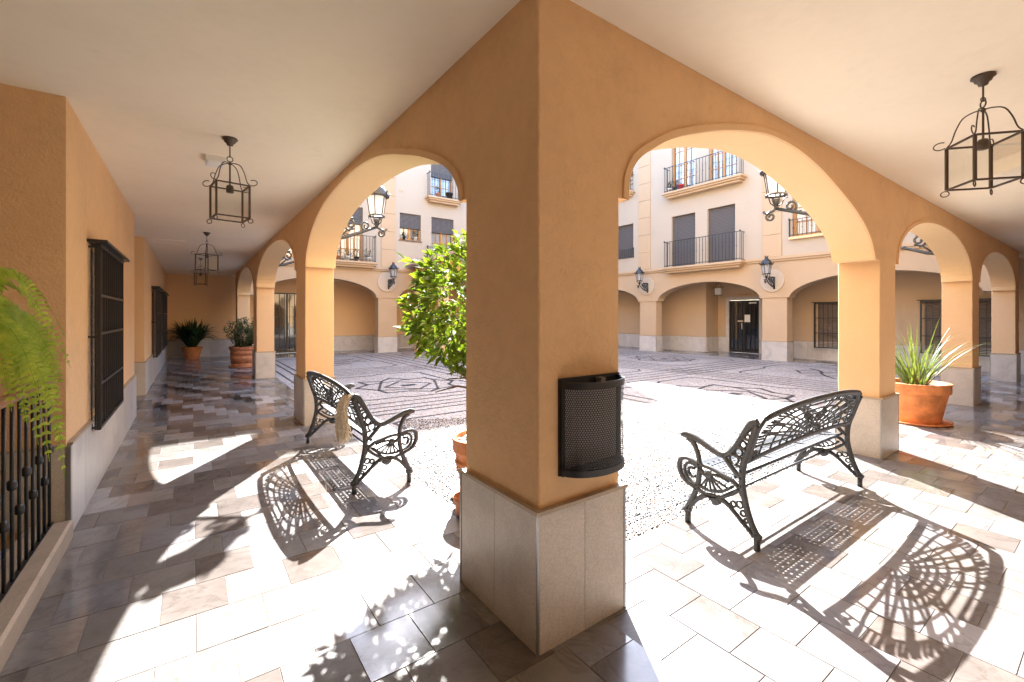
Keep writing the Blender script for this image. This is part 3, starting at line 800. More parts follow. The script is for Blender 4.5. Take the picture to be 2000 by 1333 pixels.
Cwin = [(8.30, 9.34, 3.466, 5.48, 'shut'), (6.75, 7.80, 3.466, 5.50, 'shut'), (8.30, 9.34, 6.42, 8.6, 'wood'), (6.70, 7.74, 6.42, 8.6, 'wood'), (11.26, 12.5, 4.05, 5.55, 'shut'),
        (11.26, 12.5, 7.0, 8.4, 'wood'), (3.5, 4.88, 4.05, 5.9, 'wood'), (1.5, 2.6, 4.05, 5.6, 'shut')]
Da = [prof_ell(.62, 4.80, 2.22, .72, 1.9), prof_ell(5.73, 9.75, 2.22, .72, 1.9), prof_ell(10.65, 14.2, 2.22, .72, 1.9)]
Ca = [prof_ell(.62, 4.98, 2.08, .70, 1.9), prof_ell(5.90, 10.02, 2.1, .68, 1.9), prof_ell(11.0, 15.4, 2.1, .68, 1.9)]
FD, bxD = build_facade('courtyard_building', 'peach and cream courtyard building seen through the left arch', gD, Da, .41, 14.9, TOPD, Dwin, 2.22, [(4.98, 5.58), (10.0, 10.6)], None, 1)
FC, bxC = build_facade('courtyard_building', 'peach and cream courtyard building with grey shutters seen through the right arch', gC, Ca, .41, 16.197, TOPC, Cwin, 2.1, [(5.2, 5.8), (10.35, 10.96)], None, 0)
for (nm, lb, a, b) in (('arcade_pillar', 'far pillar under the small wall lamp seen in the left arch', 4.85, 5.68), ('arcade_pillar', 'far pillar hidden mostly behind the bright green tree', 9.8, 10.6)):
    pillar(nm, lb, a, b, 16.2, 16.65, 2.219, mat='peach', slabm='slab_far', ptop=.65)
for (nm, lb, a, b) in (('arcade_pillar', 'far pillar right of the dark glass door across the courtyard', 5.03, 5.86), ('arcade_pillar', 'far pillar at the left of the wide arch with the hanging lantern', 10.08, 10.95)):
    pillar(nm, lb, 14.5, 14.95, a, b, 2.098, mat='peach', slabm='slab_far', ptop=.66)
# gallery ceilings on the far sides
struct(MB().box(14.96, 17.2, .03, 18.4, 2.98, 3.08).build('ceiling', M['ceiling']))
struct(MB().box(.03, 14.9, 16.66, 18.4, 2.98, 3.08).build('ceiling', M['ceiling']))
# wall behind arcade C with door and windows
wc = thing('inner_wall', 'orange wall of the walkway across the courtyard, with the dark glass door', 'wall')
m = MB(); m.box(16.0, 16.3, 8.75, 18.4, 0, 2.98); m.box(16.3, 17.1, 8.75, 9.0, 0, 2.98)
m.box(16.9, 17.1, 8.36, 8.75, 0, 2.98); m.box(16.9, 17.1, 6.95, 8.36, 2.24, 2.98); m.box(16.9, 17.1, 5.5, 6.95, 0, 2.98)
m.box(16.3, 17.1, 5.3, 5.5, 0, 2.98); m.box(16.0, 16.3, -2.6, 5.5, 0, 2.98); m.build('wall', M['peach'], wc)
slab_row(wc, (16.0, 8.76), (16.0, 16.2), 16, nrm=(-1, 0), mat='slab_far'); slab_row(wc, (16.0, -2.55), (16.0, 5.5), 17, nrm=(-1, 0), mat='slab_far')
slab_row(wc, (16.02, 8.75), (16.88, 8.75), 2, nrm=(0, -1), mat='slab_far'); slab_row(wc, (16.9, 8.38), (16.9, 8.72), 1, nrm=(-1, 0), mat='slab_far')
slab_row(wc, (16.9, 5.52), (16.9, 6.93), 3, nrm=(-1, 0), mat='slab_far')
m = MB(); m.box(16.87, 16.99, 8.26, 8.38, 0, 2.26); m.box(16.87, 16.99, 6.93, 7.05, 0, 2.26); m.box(16.87, 16.99, 7.05, 8.26, 2.13, 2.26); m.build('door_surround', M['slab_far'], wc)
MB().box(16.885, 16.898, 7.35, 7.85, 2.34, 2.38).build('sign_plate', M['wood'], wc)
def glass_door(label, g_, bx, a, b, z1, extra=True):
    t = thing('glass_door', label, 'door')
    f = MB(); bx(f, a, a+.05, 0, .05, 0, z1); bx(f, b-.05, b, 0, .05, 0, z1); bx(f, a+.05, b-.05, 0, .05, z1-.05, z1); bx(f, a+.05, b-.05, 0, .05, 0, .09)
    mid = a+(b-a)*.5
    bx(f, mid-.035, mid+.035, 0, .048, .09, z1-.05)
    f.build('frame', M['black'], t)
    for (p, q) in ((a+.05, mid-.035), (mid+.035, b-.05)):
        pm = MB(); pm.add([g_(p, .03, .09), g_(q, .03, .09), g_(q, .03, z1-.05), g_(p, .03, z1-.05)], [(0, 1, 2, 3)]); pm.build('pane', M['darkglass'], t)
    gr = MB()
    for k in range(1, 7):
        if k == 3.5: continue
        s = a+(b-a)*k/7; bx(gr, s-.007, s+.007, -.005, .012, .09, z1-.05)
    for z in (.55, 1.0, 1.45, 1.85): bx(gr, a+.05, b-.05, -.004, .01, z-.006, z+.006)
    gr.build('door_bars', M['black'], t)
    h = MB(); bx(h, mid+.05, mid+.07, -.05, -.035, .95, 1.2); h.build('handle', M['whitebox'], t)
    return t
g1 = lambda s, t_, z: (16.9+t_, s, z)
def mkbx(g_):
    def bx(mb, a, b, t0, t1, z0, z1):
        p = g_(a, t0, z0); q = g_(b, t1, z1); mb.box(min(p[0], q[0]), max(p[0], q[0]), min(p[1], q[1]), max(p[1], q[1]), z0, z1)
    return bx
dr = glass_door('black framed glass double door with notices across the courtyard', g1, mkbx(g1), 7.06, 8.25, 2.125)
m = MB(); m.box(16.885, 16.895, 7.40, 7.62, 1.24, 1.54); m.build('notice', M['paper'], dr)
m = MB(); m.box(16.885, 16.895, 7.68, 7.90, 1.25, 1.31); m.build('notice', M['disc'], dr)
m = MB(); m.box(16.885, 16.895, 7.15, 7.45, 1.98, 2.04); m.build('notice', M['paper'], dr)
g2 = lambda s, t_, z: (s, 18.42+t_, z)
glass_door('tall black framed glass door reflecting the court, seen between the left pillars', g2, mkbx(g2), 1.25, 2.55, 2.42)
grille('window_grille', 'black barred window across the courtyard right of the glass door', 16.0, 3.3, 4.75, .42, 1.93, .16, 11, (.5, 1.0), sgn=-1)
grille('window_grille', 'black barred window seen above the strap-leaved plant', 16.0, .6, 2.05, .42, 1.93, .16, 11, (.5, 1.0), sgn=-1)

# balconies
def balcony(par, g_, bx, a, b, z, proj, slab=True, h=.98):
    t = par
    if slab:
        s_ = MB(); bx(s_, a-.06, b+.06, -proj-.06, .0, z-.07, z); bx(s_, a, b, -proj, 0, z-.14, z-.0705); bx(s_, a+.08, b-.08, -proj+.08, 0, z-.22, z-.1405)
        s_.build('balcony_slab', M['peach'], t)
    r = MB(); n = max(4, int((b-a)/.125)); p = proj-.03
    for i in range(n+1):
        s = a+.03+(b-a-.06)*i/n
        bx(r, s-.007, s+.007, -p-.007, -p+.007, z+.02, z+h)
        if i % 2: bx(r, s-.014, s+.014, -p-.014, -p+.014, z+h*.5, z+h*.5+.03)
    for s in (a+.03, b-.03):
        for k in (1, 2): bx(r, s-.007, s+.007, -p*k/3-.007, -p*k/3+.007, z+.02, z+h)
        bx(r, s-.009, s+.009, -p, -.0, z+h, z+h+.02); bx(r, s-.009, s+.009, -p, -.0, z+.04, z+.055)
        bx(r, s-.02, s+.02, -p-.02, -p+.02, z+h, z+h+.06)
    bx(r, a+.03, b-.03, -p-.012, -p+.012, z+h-.001, z+h+.021); bx(r, a+.03, b-.03, -p-.008, -p+.008, z+.06, z+.08)
    r.build('balcony_railing', M['lampblack'], t)
balcony(FC, gC, bxC, 6.38, 9.48, 3.42, .35, h=1.0); balcony(FC, gC, bxC, 6.38, 9.48, 6.40, .35, h=.98)
balcony(FC, gC, bxC, 3.4, 4.98, 4.02, .10, slab=False, h=.55); balcony(FC, gC, bxC, 11.2, 12.6, 4.02, .08, slab=False, h=.4); balcony(FC, gC, bxC, 11.2, 12.6, 6.95, .25, slab=True, h=.7)
balcony(FD, gD, bxD, 2.7, 4.70, 3.60, .32, h=1.0); balcony(FD, gD, bxD, 6.95, 8.5, 6.6, .32, h=1.0); balcony(FD, gD, bxD, 6.95, 8.55, 3.75, .12, slab=False, h=.7)
m = MB(); m.box(3.4, 4.98, 0, 1, 0, 1)
m = MB(); bxC(m, 3.42, 4.96, -.1, .1, 3.95, 4.03); m.build('window_sill', M['moulding'], FC)
m = MB(); bxD(m, 5.72, 6.76, -.04, .12, 4.62, 4.655); m.build('window_sill', M['shutter'], FD)
for (x, z) in ((5.85, 6.72), (5.92, 3.86)):
    m = MB(); bxD(m, x-.08, x+.08, -.012, .0, z-.08, z+.08)
    for k in range(4): bxD(m, x-.06, x+.06, -.02, -.0121, z-.055+k*.03, z-.04+k*.03)
    m.build('vent', M['disc'], FD)
# round discs under the lamps
def disc(par, g_, s, z, r=.36):
    n = 40; v = []; f = []
    for t_, rr in ((0, r), (-.03, r), (-.035, r-.012)):
        for k in range(n): a = 2*PI*k/n; v.append(g_(s+rr*math.cos(a), t_, z+rr*math.sin(a)))
    for i in range(2):
        for k in range(n): k2 = (k+1) % n; f.append((i*n+k, i*n+k2, (i+1)*n+k2, (i+1)*n+k))
    f.append(tuple(2*n+k for k in range(n)))
    b = MB(); b.add(v, f); b.build('round_plaque', M['disc'], par)
disc(FC, gC, 5.49, 2.66, .375); disc(FC, gC, 10.53, 2.75, .375); disc(FD, gD, 5.22, 2.87, .40)

# ------------------------------------------------------------------ street-lantern wall lamps
def wall_lamp(name, label, loc, rz, s=1.0, arm=.70, group=None, body=True):
    """arm runs along local +x from the wall at x=0; z=0 is the arm's wall end"""
    t = thing(name, label, 'wall lamp', loc, rz, group)
    t.scale = (s, s, s)
    up_ = (0, 1, 0); b = MB()
    b.box(-.0, .025, -.03, .03, -.25, .16)
    P = lambda l: [(x, 0, z) for x, z in l]
    b.tube(P([(.02, -.18), (.2, -.15), (.4, -.07), (arm, .06)]), [.03, .03, .026, .02], 8, up=up_, ry=.018)
    b.tube(P(spiral((.30, .06), .10, .02, -PI/2, -1.35, 22)), .018, 6, up=up_, ry=.016)
    b.tube(P(spiral((.12, .05), .10, .02, -PI*.4, 1.3, 22)), .018, 6, up=up_, ry=.016)
    b.tube(P(spiral((arm-.17, .06), .075, .015, -PI*.6, -1.3, 20)), .015, 6, up=up_, ry=.016)
    b.tube(P([(.03, .14), (.12, .15), (.24, .14), (.34, .155)]), .018, 6, up=up_, ry=.014)
    b.tube(P([(.06, -.1), (.16, -.02), (.2, .06)]), .02, 6, up=up_, ry=.012)
    b.tube(P([(.16, -.13), (.26, -.03), (.36, -.0)]), .016, 6, up=up_, ry=.012)
    for k in range(7): b.lathe([(.0, -.02), (.02, -.01), (.02, .01), (0, .02)], (.12+k*.06, 0, -.145+.06*k*k*.028*2), 6)
    b.tube(P([(arm, .06), (arm+.06, .03)]+spiral((arm+.07, -.03), .065, .015, PI/2, -1.3, 20)), .016, 6, up=up_, ry=.015)
    b.tube(P([(arm+.06, .0), (arm+.14, .02), (arm+.16, .05)]), [.012, .012, .018], 6)
    b.build('bracket', M['lampblack'], t, True)
    if not body: return t
    o = Vector((arm, 0, .06))
    c = MB(); c.lathe([(.0, .0), (.03, .01), (.02, .04), (.035, .06), (.05, .10), (.045, .12)], o, 12)
    for k in range(4):
        a = PI/4+k*PI/2; ca, sa = math.cos(a), math.sin(a)
        c.tube([o+Vector((ca*.02, sa*.02, .03)), o+Vector((ca*.07, sa*.07, .07)), o+Vector((ca*.10, sa*.10, .16)), o+Vector((ca*.135, sa*.135, .17)), o+Vector((ca*.125, sa*.125, .135))], .008, 5)
    c.lathe([(.105, .165), (.125, .165), (.125, .185), (.105, .185)], o, 16)
    c.build('cradle', M['lampblack'], t, True)
    g_ = MB(); zb, zt, rb, rt = .185, .47, .105, .15
    ns = 6
    for k in range(ns):
        a0 = 2*PI*k/ns; a1 = 2*PI*(k+1)/ns
        q = MB(); q.add([o+Vector((rb*math.cos(a0), rb*math.sin(a0), zb)), o+Vector((rb*math.cos(a1), rb*math.sin(a1), zb)), o+Vector((rt*math.cos(a1), rt*math.sin(a1), zt)), o+Vector((rt*math.cos(a0), rt*math.sin(a0), zt))], [(0, 1, 2, 3)])
        q.build('pane', M['frosted'], t)
        g_.tube([o+Vector((rb*1.02*math.cos(a0), rb*1.02*math.sin(a0), zb)), o+Vector((rt*1.02*math.cos(a0), rt*1.02*math.sin(a0), zt))], .009, 5)
    g_.build('lamp_frame', M['lampblack'], t)
    r = MB(); r.lathe([(.15, .465), (.19, .47), (.195, .50), (.165, .515), (.165, .53), (.15, .57), (.11, .63), (.065, .66), (.06, .68), (.045, .685), (.04, .71), (.065, .73), (.05, .735), (.0, .74)], o, 18)
    for k in range(6):
        a = 2*PI*k/6; ca, sa = math.cos(a), math.sin(a)
        r.tube([o+Vector((.185*ca, .185*sa, .49)), o+Vector((.20*ca, .20*sa, .53)), o+Vector((.225*ca, .225*sa, .55))], [.016, .014, .004], 5)
    for k in range(4):
        a = 2*PI*k/4; ca, sa = math.cos(a), math.sin(a); r.tube([o+Vector((.03*ca, .03*sa, .72)), o+Vector((.06*ca, .06*sa, .78))], [.014, .004], 5)
    r.build('lamp_roof', M['lampblack'], t, True)
    return t
LG = 'street lantern wall lamps around the courtyard'
wall_lamp('wall_lamp', 'big lantern wall lamp seen through the top of the large left arch', (.41, 5.36, 2.82), 0, 1.0, group=LG)
wall_lamp('wall_lamp', 'big lantern wall lamp seen through the top of the large right arch', (4.90, .402, 2.82), PI/2, 1.0, arm=.76, group=LG)
wall_lamp('wall_lamp', 'lantern wall lamp of which only the iron scrolls show through the second left arch', (.41, 10.95, 2.95), 0, 1.15, arm=.80, group=LG)
wall_lamp('wall_lamp', 'lantern wall lamp of which only the iron scrolls show through the second right arch', (9.52, .402, 2.80), PI/2, 1.15, arm=.80, group=LG)
wall_lamp('wall_lamp', 'small far lantern lamp in front of a round plaque, right of the glass door', (14.465, 5.42, 2.63), PI, .98, arm=.55, group=LG)
wall_lamp('wall_lamp', 'small far lantern lamp on a round plaque, left in the right arch', (14.465, 10.47, 2.72), PI, .98, arm=.55, group=LG)
wall_lamp('wall_lamp', 'small far lantern lamp in front of a round plaque beside the green tree', (5.28, 16.165, 2.82), -PI/2, .98, arm=.55, group=LG)

# ------------------------------------------------------------------ hanging lanterns
def hanging_lantern(label, loc, rz, group='wrought iron lanterns hanging from the walkway ceilings', frost=False):
    t = thing('hanging_lantern', label, 'hanging lantern', loc, rz, group)   # origin at ceiling
    w_ = .118; zt, zb = -.40, -.67
    c = MB(); c.lathe([(.0, 0), (.055, 0), (.058, -.012), (.045, -.02), (.04, -.035), (.028, -.042), (.022, -.06), (.0, -.064)], n=18); c.build('ceiling_rose', M['wrought'], t, True)
    r = MB(); r.tube([(0, 0, -.05), (0, 0, -.15)], .005, 6)
    r.tube([(.022*math.cos(a), 0, -.175+.022*math.sin(a)) for a in [2*PI*k/12 for k in range(12)]], .004, 6, closed=True)
    r.tube([(0, .012*math.cos(a), -.147+.012*math.sin(a)) for a in [2*PI*k/10 for k in range(10)]], .0035, 6, closed=True)
    r.tube([(0, 0, -.195), (0, 0, -.40)], .006, 6); r.lathe([(.0, -.2), (.012, -.205), (.012, -.222), (0, -.226)], n=8)
    r.build('stem', M['wrought'], t)
    s_ = MB(); s_.lathe([(0, -.39), (.022, -.395), (.028, -.41), (.028, -.455), (.0, -.456)], n=12); s_.build('lamp_socket', M['wrought'], t, True)
    for sx in (-1, 1):
        for sy in (-1, 1):
            h = MB(); h2 = MB()
            p = lambda d, z: (sx*d, sy*d, z)
            h.tube(catmull([p(.0, -.212), p(.03, -.212), p(.065, -.235), p(.088, -.30), p(.102, -.365), p(w_, zt+.005)], 4), .004, 6)
            h.tube([p(w_+.0+.022+.024*math.cos(a), zt+.024+.024*math.sin(a)) for a in [(-.75+1.45*k/10)*PI for k in range(11)]], .0036, 6)
            h2.tube([p(w_+.006+.015*math.cos(a), zb-.024+.018*math.sin(a)) for a in [2*PI*k/10 for k in range(10)]], .0035, 6, closed=True)
            h.build('scroll_arm', M['wrought'], t); h2.build('ring', M['wrought'], t)
    f = MB(); e = .0072
    for sx in (-1, 1):
        for sy in (-1, 1): f.box(sx*w_-e, sx*w_+e, sy*w_-e, sy*w_+e, zb, zt)
    for z in (zb, zt-.0):
        for s in (-1, 1):
            f.box(-w_+e, w_-e, s*w_-e*.9, s*w_+e*.9, z-e*.7, z+e*.7); f.box(s*w_-e*.9, s*w_+e*.9, -w_+e, w_-e, z-e*.7, z+e*.7)
    f.build('frame', M['wrought'], t)
    for k in range(4):
        q = MB(); q.add([(-w_+e, -w_, zb+.007), (w_-e, -w_, zb+.007), (w_-e, -w_, zt-.007), (-w_+e, -w_, zt-.007)], [(0, 1, 2, 3)])
        q.xf(Matrix.Rotation(k*PI/2, 4, 'Z')); q.build('pane', M['glass'] if not frost else M['frosted'], t)
    return t
hanging_lantern('nearest hanging iron lantern, cut by the right edge of the picture', (2.746, -.982, CZ), math.radians(41))
hanging_lantern('hanging iron lantern in the left walkway nearest the viewer, beside the white ceiling box', (-.972, 2.891, CZ), math.radians(8))
hanging_lantern('second hanging iron lantern in the left walkway, with glass catching the light', (-1.013, 8.116, CZ), math.radians(38))
hanging_lantern('farthest hanging iron lantern in the left walkway, before the end wall', (-1.044, 12.512, CZ), math.radians(-10))
l5 = hanging_lantern('tiny white-glassed lantern hanging under the far arch near the glass door', (15.5, 7.94, 2.98), math.radians(20), frost=True)
bxx = thing('ceiling_box', 'white plastic emergency light box on the left walkway ceiling', 'light box', (-1.05, 3.55, CZ))
MB().cbox(-.075, .075, -.11, .11, -.05, 0).xf(Matrix.Rotation(PI, 4, 'X') @ Matrix.Translation((0, 0, .05))).build('case', M['whitebox'], bxx)
MB().box(-.06, .06, -.095, .095, -.056, -.0505).build('cover', M['paper'], bxx)
ht = thing('ceiling_hatch', 'thin framed hatch panel in the left walkway ceiling', 'hatch', (-1.6, 9.7, CZ))
m = MB(); m.box(-.26, .26, -.26, -.24, -.012, 0); m.box(-.26, .26, .24, .26, -.012, 0); m.box(-.26, -.24, -.24, .24, -.012, 0); m.box(.24, .26, -.24, .24, -.012, 0); m.build('frame', M['ceiling'], ht)
MB().box(-.238, .238, -.238, .238, -.006, 0).build('panel', M['ceiling'], ht)

# ------------------------------------------------------------------ cast iron benches
LB = 1.84
def make_bench(label, loc, rz):
    t = thing('park_bench', label, 'bench', loc, rz, 'cast iron benches under the arches')
    UP = (1, 0, 0)
    def end_frame(u):
        b = MB(); T = .017
        def st(l, w_, closed=False, n=5, tt=T):
            pts = catmull([(u, d, z) for d, z in l], n, closed)
            if isinstance(w_, (list, tuple)):
                m_ = len(l); ww = []
                for i in range(len(pts)):
                    q = i/(len(pts)-1)*(m_-1); k = min(int(q), m_-2); ww.append(w_[k]+(w_[k+1]-w_[k])*(q-k))
            else: ww = w_
            ww = [q_*1.14 for q_ in ww] if isinstance(ww, list) else ww*1.14
            b.tube(pts, ww, 8, closed, UP, tt)
        b.box(u-.014, u+.014, -.138, -.108, 0, .075); b.box(u-.014, u+.014, .350, .380, 0, .075)
        st([(-.15, .085), (-.122, .092), (-.10, .09)], [.014, .024, .016]); st([(.398, .085), (.368, .095), (.34, .092)], [.012, .026, .014])
        st([(-.122, .095), (-.085, .165), (-.055, .26), (-.032, .36), (-.028, .45), (-.04, .54), (-.07, .63), (-.098, .72), (-.125, .80)], [.018, .018, .018, .019, .02, .019, .018, .018, .02])
        st([(-.105, .08), (-.03, .145), (.045, .21), (.10, .243), (.16, .246), (.225, .24), (.28, .20), (.33, .145), (.365, .10)], [.013, .013, .013, .016, .02, .016, .014, .014, .014])
        st([(.125, .235), (.16, .222), (.195, .236)], [.02, .03, .02])
        st([(.372, .10), (.335, .175), (.298, .265), (.278, .35), (.274, .44), (.29, .525), (.325, .59), (.365, .615)], [.021, .02, .018, .017, .016, .016, .018, .02])
        st([(.415, .628), (.38, .634), (.325, .628), (.26, .605), (.19, .575), (.125, .555), (.075, .565), (.03, .61), (-.01, .675), (-.05, .745), (-.09, .803), (-.13, .825)], [.014, .025, .021, .019, .019, .021, .019, .018, .018, .02, .026, .02])
        st([(.10, .55), (.055, .50), (.01, .455), (-.03, .43)], .015)
        for c_, r_ in (((.025, .545), .030), ((-.005, .60), .026), ((-.035, .655), .022), ((-.062, .71), .018), ((-.03, .285), .0), ((-.012, .255), .022), ((-.035, .205), .018), ((-.055, .165), .013), ((.03, .245), .018)):
            if r_: b.tube([(u, c_[0]+r_*math.cos(a), c_[1]+r_*math.sin(a)) for a in [2*PI*k/10 for k in range(10)]], .007, 6, True, UP, .012)
        st([(.015, .51), (-.02, .50), (-.03, .47)], .008); st([(.045, .575), (-.03, .56)], .008); st([(.01, .64), (-.06, .62)], .007); st([(-.02, .70), (-.08, .69)], .007)
        st([(.28, .437), (.335, .458), (.39, .462), (.428, .434), (.434, .38), (.413, .327), (.372, .292), (.315, .27), (.27, .258), (.205, .243), (.131, .256), (.06, .295), (.005, .34), (-.03, .39)], [.014, .014, .014, .016, .018, .016, .014, .013, .012, .011, .011, .011, .012, .013])
        st([(.29, .43), (.345, .437), (.382, .415), (.39, .378), (.375, .335), (.34, .31), (.29, .296), (.224, .284), (.15, .29), (.087, .318), (.035, .36)], .0095)
        st([(.31, .405), (.35, .40), (.358, .368), (.335, .345), (.305, .352)], .009)
        st([(.282, .445), (.205, .442), (.131, .425), (.06, .405), (.0, .37), (-.03, .32)], .013)
        st([(.18, .385), (.205, .387), (.23, .38)], [.018, .028, .018]); st([(.23, .38), (.262, .40), (.275, .43)], .012)
        for q in ((.262, .296), (.235, .286), (.19, .284), (.148, .29), (.108, .308), (.065, .335)): st([(.205, .385), ((.205+q[0])/2, (.385+q[1])/2), q], .006, n=2, tt=.01)
        st([(.18, .40), (.12, .40), (.06, .385)], .008)
        return b
    for u in (0, LB): end_frame(u).build('end_frame', M['iron'], t, True)
    # seat: curved perforated plates
    s_ = MB()
    d0, d1 = .02, .305; nr = 8; ncell = 16; panels = 3; u0 = .02; pw = (LB-.04)/3
    zf = lambda d: .425+.022*(abs(d-.16)/.16)**2.2
    def plate(ua, ub, da, db, hole=False):
        q = [(ua, da), (ub, da), (ub, db), (ua, db)]; th = .009
        if not hole:
            for sgn, o_ in ((1, 0), (-1, -th)):
                v = [(x, y, zf(y)+o_) for x, y in q]; s_.add(v, [(0, 1, 2, 3) if sgn > 0 else (3, 2, 1, 0)])
            return
        cx, cy = (ua+ub)/2, (da+db)/2; r = min(ub-ua, db-da)*.36
        ring_o = []; ring_i = []
        for k in range(8):
            a = 2*PI*(k+.5)/8; c_, n_ = math.cos(a), math.sin(a)
            mx = max(abs(c_), abs(n_)); ring_o.append((cx+(ub-ua)/2*c_/mx, cy+(db-da)/2*n_/mx)); ring_i.append((cx+r*c_, cy+r*n_))
        # corners of the square: octagon on the square edges leaves corners, so add them
        co = [(ub, db), (ua, db), (ua, da), (ub, da)]
        v = [(x, y, zf(y)) for x, y in ring_o+ring_i+co]+[(x, y, zf(y)-th) for x, y in ring_o+ring_i+co]
        f = []
        for k in range(8):
            k2 = (k+1) % 8
            f.append((k, k2, 8+k2, 8+k)); f.append((20+k2, 20+k, 28+k, 28+k2)); f.append((8+k, 8+k2, 28+k2, 28+k))
        for j, (k, k2) in enumerate(((0, 1), (2, 3), (4, 5), (6, 7))):
            f.append((k, 16+j, k2)); f.append((20+k2, 36+j, 20+k))
        s_.add(v, f)
    for pnl in range(panels):
        ua = u0+pw*pnl; ub = ua+pw; bd = .02
        plate(ua, ub, d0, d0+bd); 
        plate(ua, ua+bd, d0+bd, d1-.03); plate(ub-bd, ub, d0+bd, d1-.03)
        for k in range(nr):
            da = d0+bd+(d1-.03-d0-bd)*k/nr; db = d0+bd+(d1-.03-d0-bd)*(k+1)/nr
            for i in range(ncell):
                x0 = ua+bd+(pw-2*bd)*i/ncell; x1 = ua+bd+(pw-2*bd)*(i+1)/ncell
                plate(x0, x1, da, db, hole=(k % 2 == 0 or i % 2 == k//2 % 2) and 0 < i < ncell-1)
        for k in range(2): plate(ua, ub, d1-.03+.015*k, d1-.03+.015*(k+1))
    s_.build('seat', M['iron'], t)
    fr = MB(); fr.tube([(0, d1+.005, zf(.30)-.012), (LB, d1+.005, zf(.30)-.012)], .014, 8); fr.tube([(0, d0, .43), (LB, d0, .43)], .012, 8)
    fr.tube([(0, .16, .235), (LB, .16, .235)], .009, 8); fr.build('seat_rail', M['iron'], t, True)
    # back panel: fan lattice
    b = MB(); HL = LB/2-.03
    def top(u): q = min(1, abs(u)/HL); return .345+.058*(1-q**2.6) - (.05*max(0, (q-.92)/.08)**2)
    def bot(u): q = min(1, abs(u)/HL); return .055+.035*(1-q*q)
    base = Vector((0, -.035, .495)); dirv = Vector((0, -.29, .957)).normalized()
    nrm = Vector((0, .957, .29)).normalized()
    def P(u, v): return base+Vector((LB/2+u, 0, 0))+dirv*v - nrm*0.0 + Vector((0, -.02*math.sin(min(1, v/.3)*PI*.5)*.0, 0))
    def rb(pts, w_, th=.0065, closed=False):
        w_ = w_*1.15
        b.tube([P(u, v) for u, v in pts], w_, 6, closed, nrm, th)
    # solid border
    lo = [(-HL+2*HL*k/24, bot(-HL+2*HL*k/24)) for k in range(25)]
    tops = [(-HL+2*HL*k/36, top(-HL+2*HL*k/36)) for k in range(1, 36)]
    out = [(-HL, bot(-HL)+(top(-HL)-.02-bot(-HL))*k/4) for k in range(5)]+tops+[(HL, bot(HL)+(top(HL)-.02-bot(HL))*k/4) for k in range(4, -1, -1)]
    rb(out, .024, .011); rb(lo, .019, .011)
    rb([(u, v+.006) for u, v in tops], .014, .02)
    def pt(r, a):
        c_, n_ = math.cos(a), math.sin(a); e = 1-.5*r
        u = (HL-.005)*r*math.copysign(abs(c_)**e, c_); lo_ = bot(u)+.012; tv = top(u)-.01
        return (u, lo_+(tv-lo_)*(r**.85)*abs(n_)**e)
    NR = [.165, .235, .32, .42, .54, .69, .86]
    for i, r in enumerate(NR):
        rb([pt(r, PI*k/40) for k in range(41)], .0075 if i else .013)
    NS = 19
    for k in range(1, NS):
        a = PI*k/NS; sg = 1 if k % 2 else -1
        rb([pt(r, a+.05*math.sin(r*6)*sg) for r in [.17+.82*j/9 for j in range(10)]], .0072)
    for k in range(NS*2):   # split cells near the border
        a = PI*(k+.5)/NS/2
        rb([pt(.86, a), pt(.93, a+.02), pt(.99, a)], .0055)
    for a in (.45, 1.0, PI/2, PI-1.0, PI-.45): rb([(0, bot(0)+.01), pt(.16, a)], .0065)
    for sx in (-1, 1):
        rb(spiral((sx*.07, .235), .05, .008, PI/2*(1-sx), 1.6*sx, 26), .0065, .009)
        rb(spiral((sx*.17, .28), .035, .006, 0, -1.4*sx, 18), .006, .009)
        rb(spiral((sx*(HL-.06), .105), .03, .006, 0, 1.4*sx, 18), .007, .009)
    b.build('backrest', M['iron'], t, True)
    return t
make_bench('grey cast iron bench with lattice back on the right, casting a web-like shadow', (1.70, 0, 0), 0)
make_bench('grey cast iron bench on the left with a beige fringe hanging over its back', (0, 2.30+LB, 0), -PI/2)
# beige fringe over the left bench
fr = MB(); rr = random.Random(5)
for k in range(280):
    a = rr.uniform(-1, 1); y = 2.40+.055*a+rr.uniform(-.02, .02); L = .22+rr.uniform(0, .10)+.03*math.cos(a*3)
    zt = .825; p = [(-.02+rr.uniform(0, .02), y, zt-.10), (-.08, y+rr.uniform(-.01, .01), zt-.02+rr.uniform(-.012, .012)), (-.135+rr.uniform(-.02, .01), y+rr.uniform(-.02, .02), zt-.01+rr.uniform(-.015, .012)), (-.18+rr.uniform(-.03, .02), y+rr.uniform(-.03, .03), zt-.08),
                    (-.19+rr.uniform(-.04, .03), y+rr.uniform(-.04, .05)+.02*a, zt-.08-L*.5), (-.18+rr.uniform(-.05, .04), y+rr.uniform(-.05, .06)+.03*a, zt-.08-L)]
    fr.tube(catmull(p, 3), [.0035]*15+[.0022], 4)
tag(fr.build('yarn_fringe', M['fringe']), 'bundle of raw beige yarn or raffia hanging over the back of the left bench', 'yarn bundle')

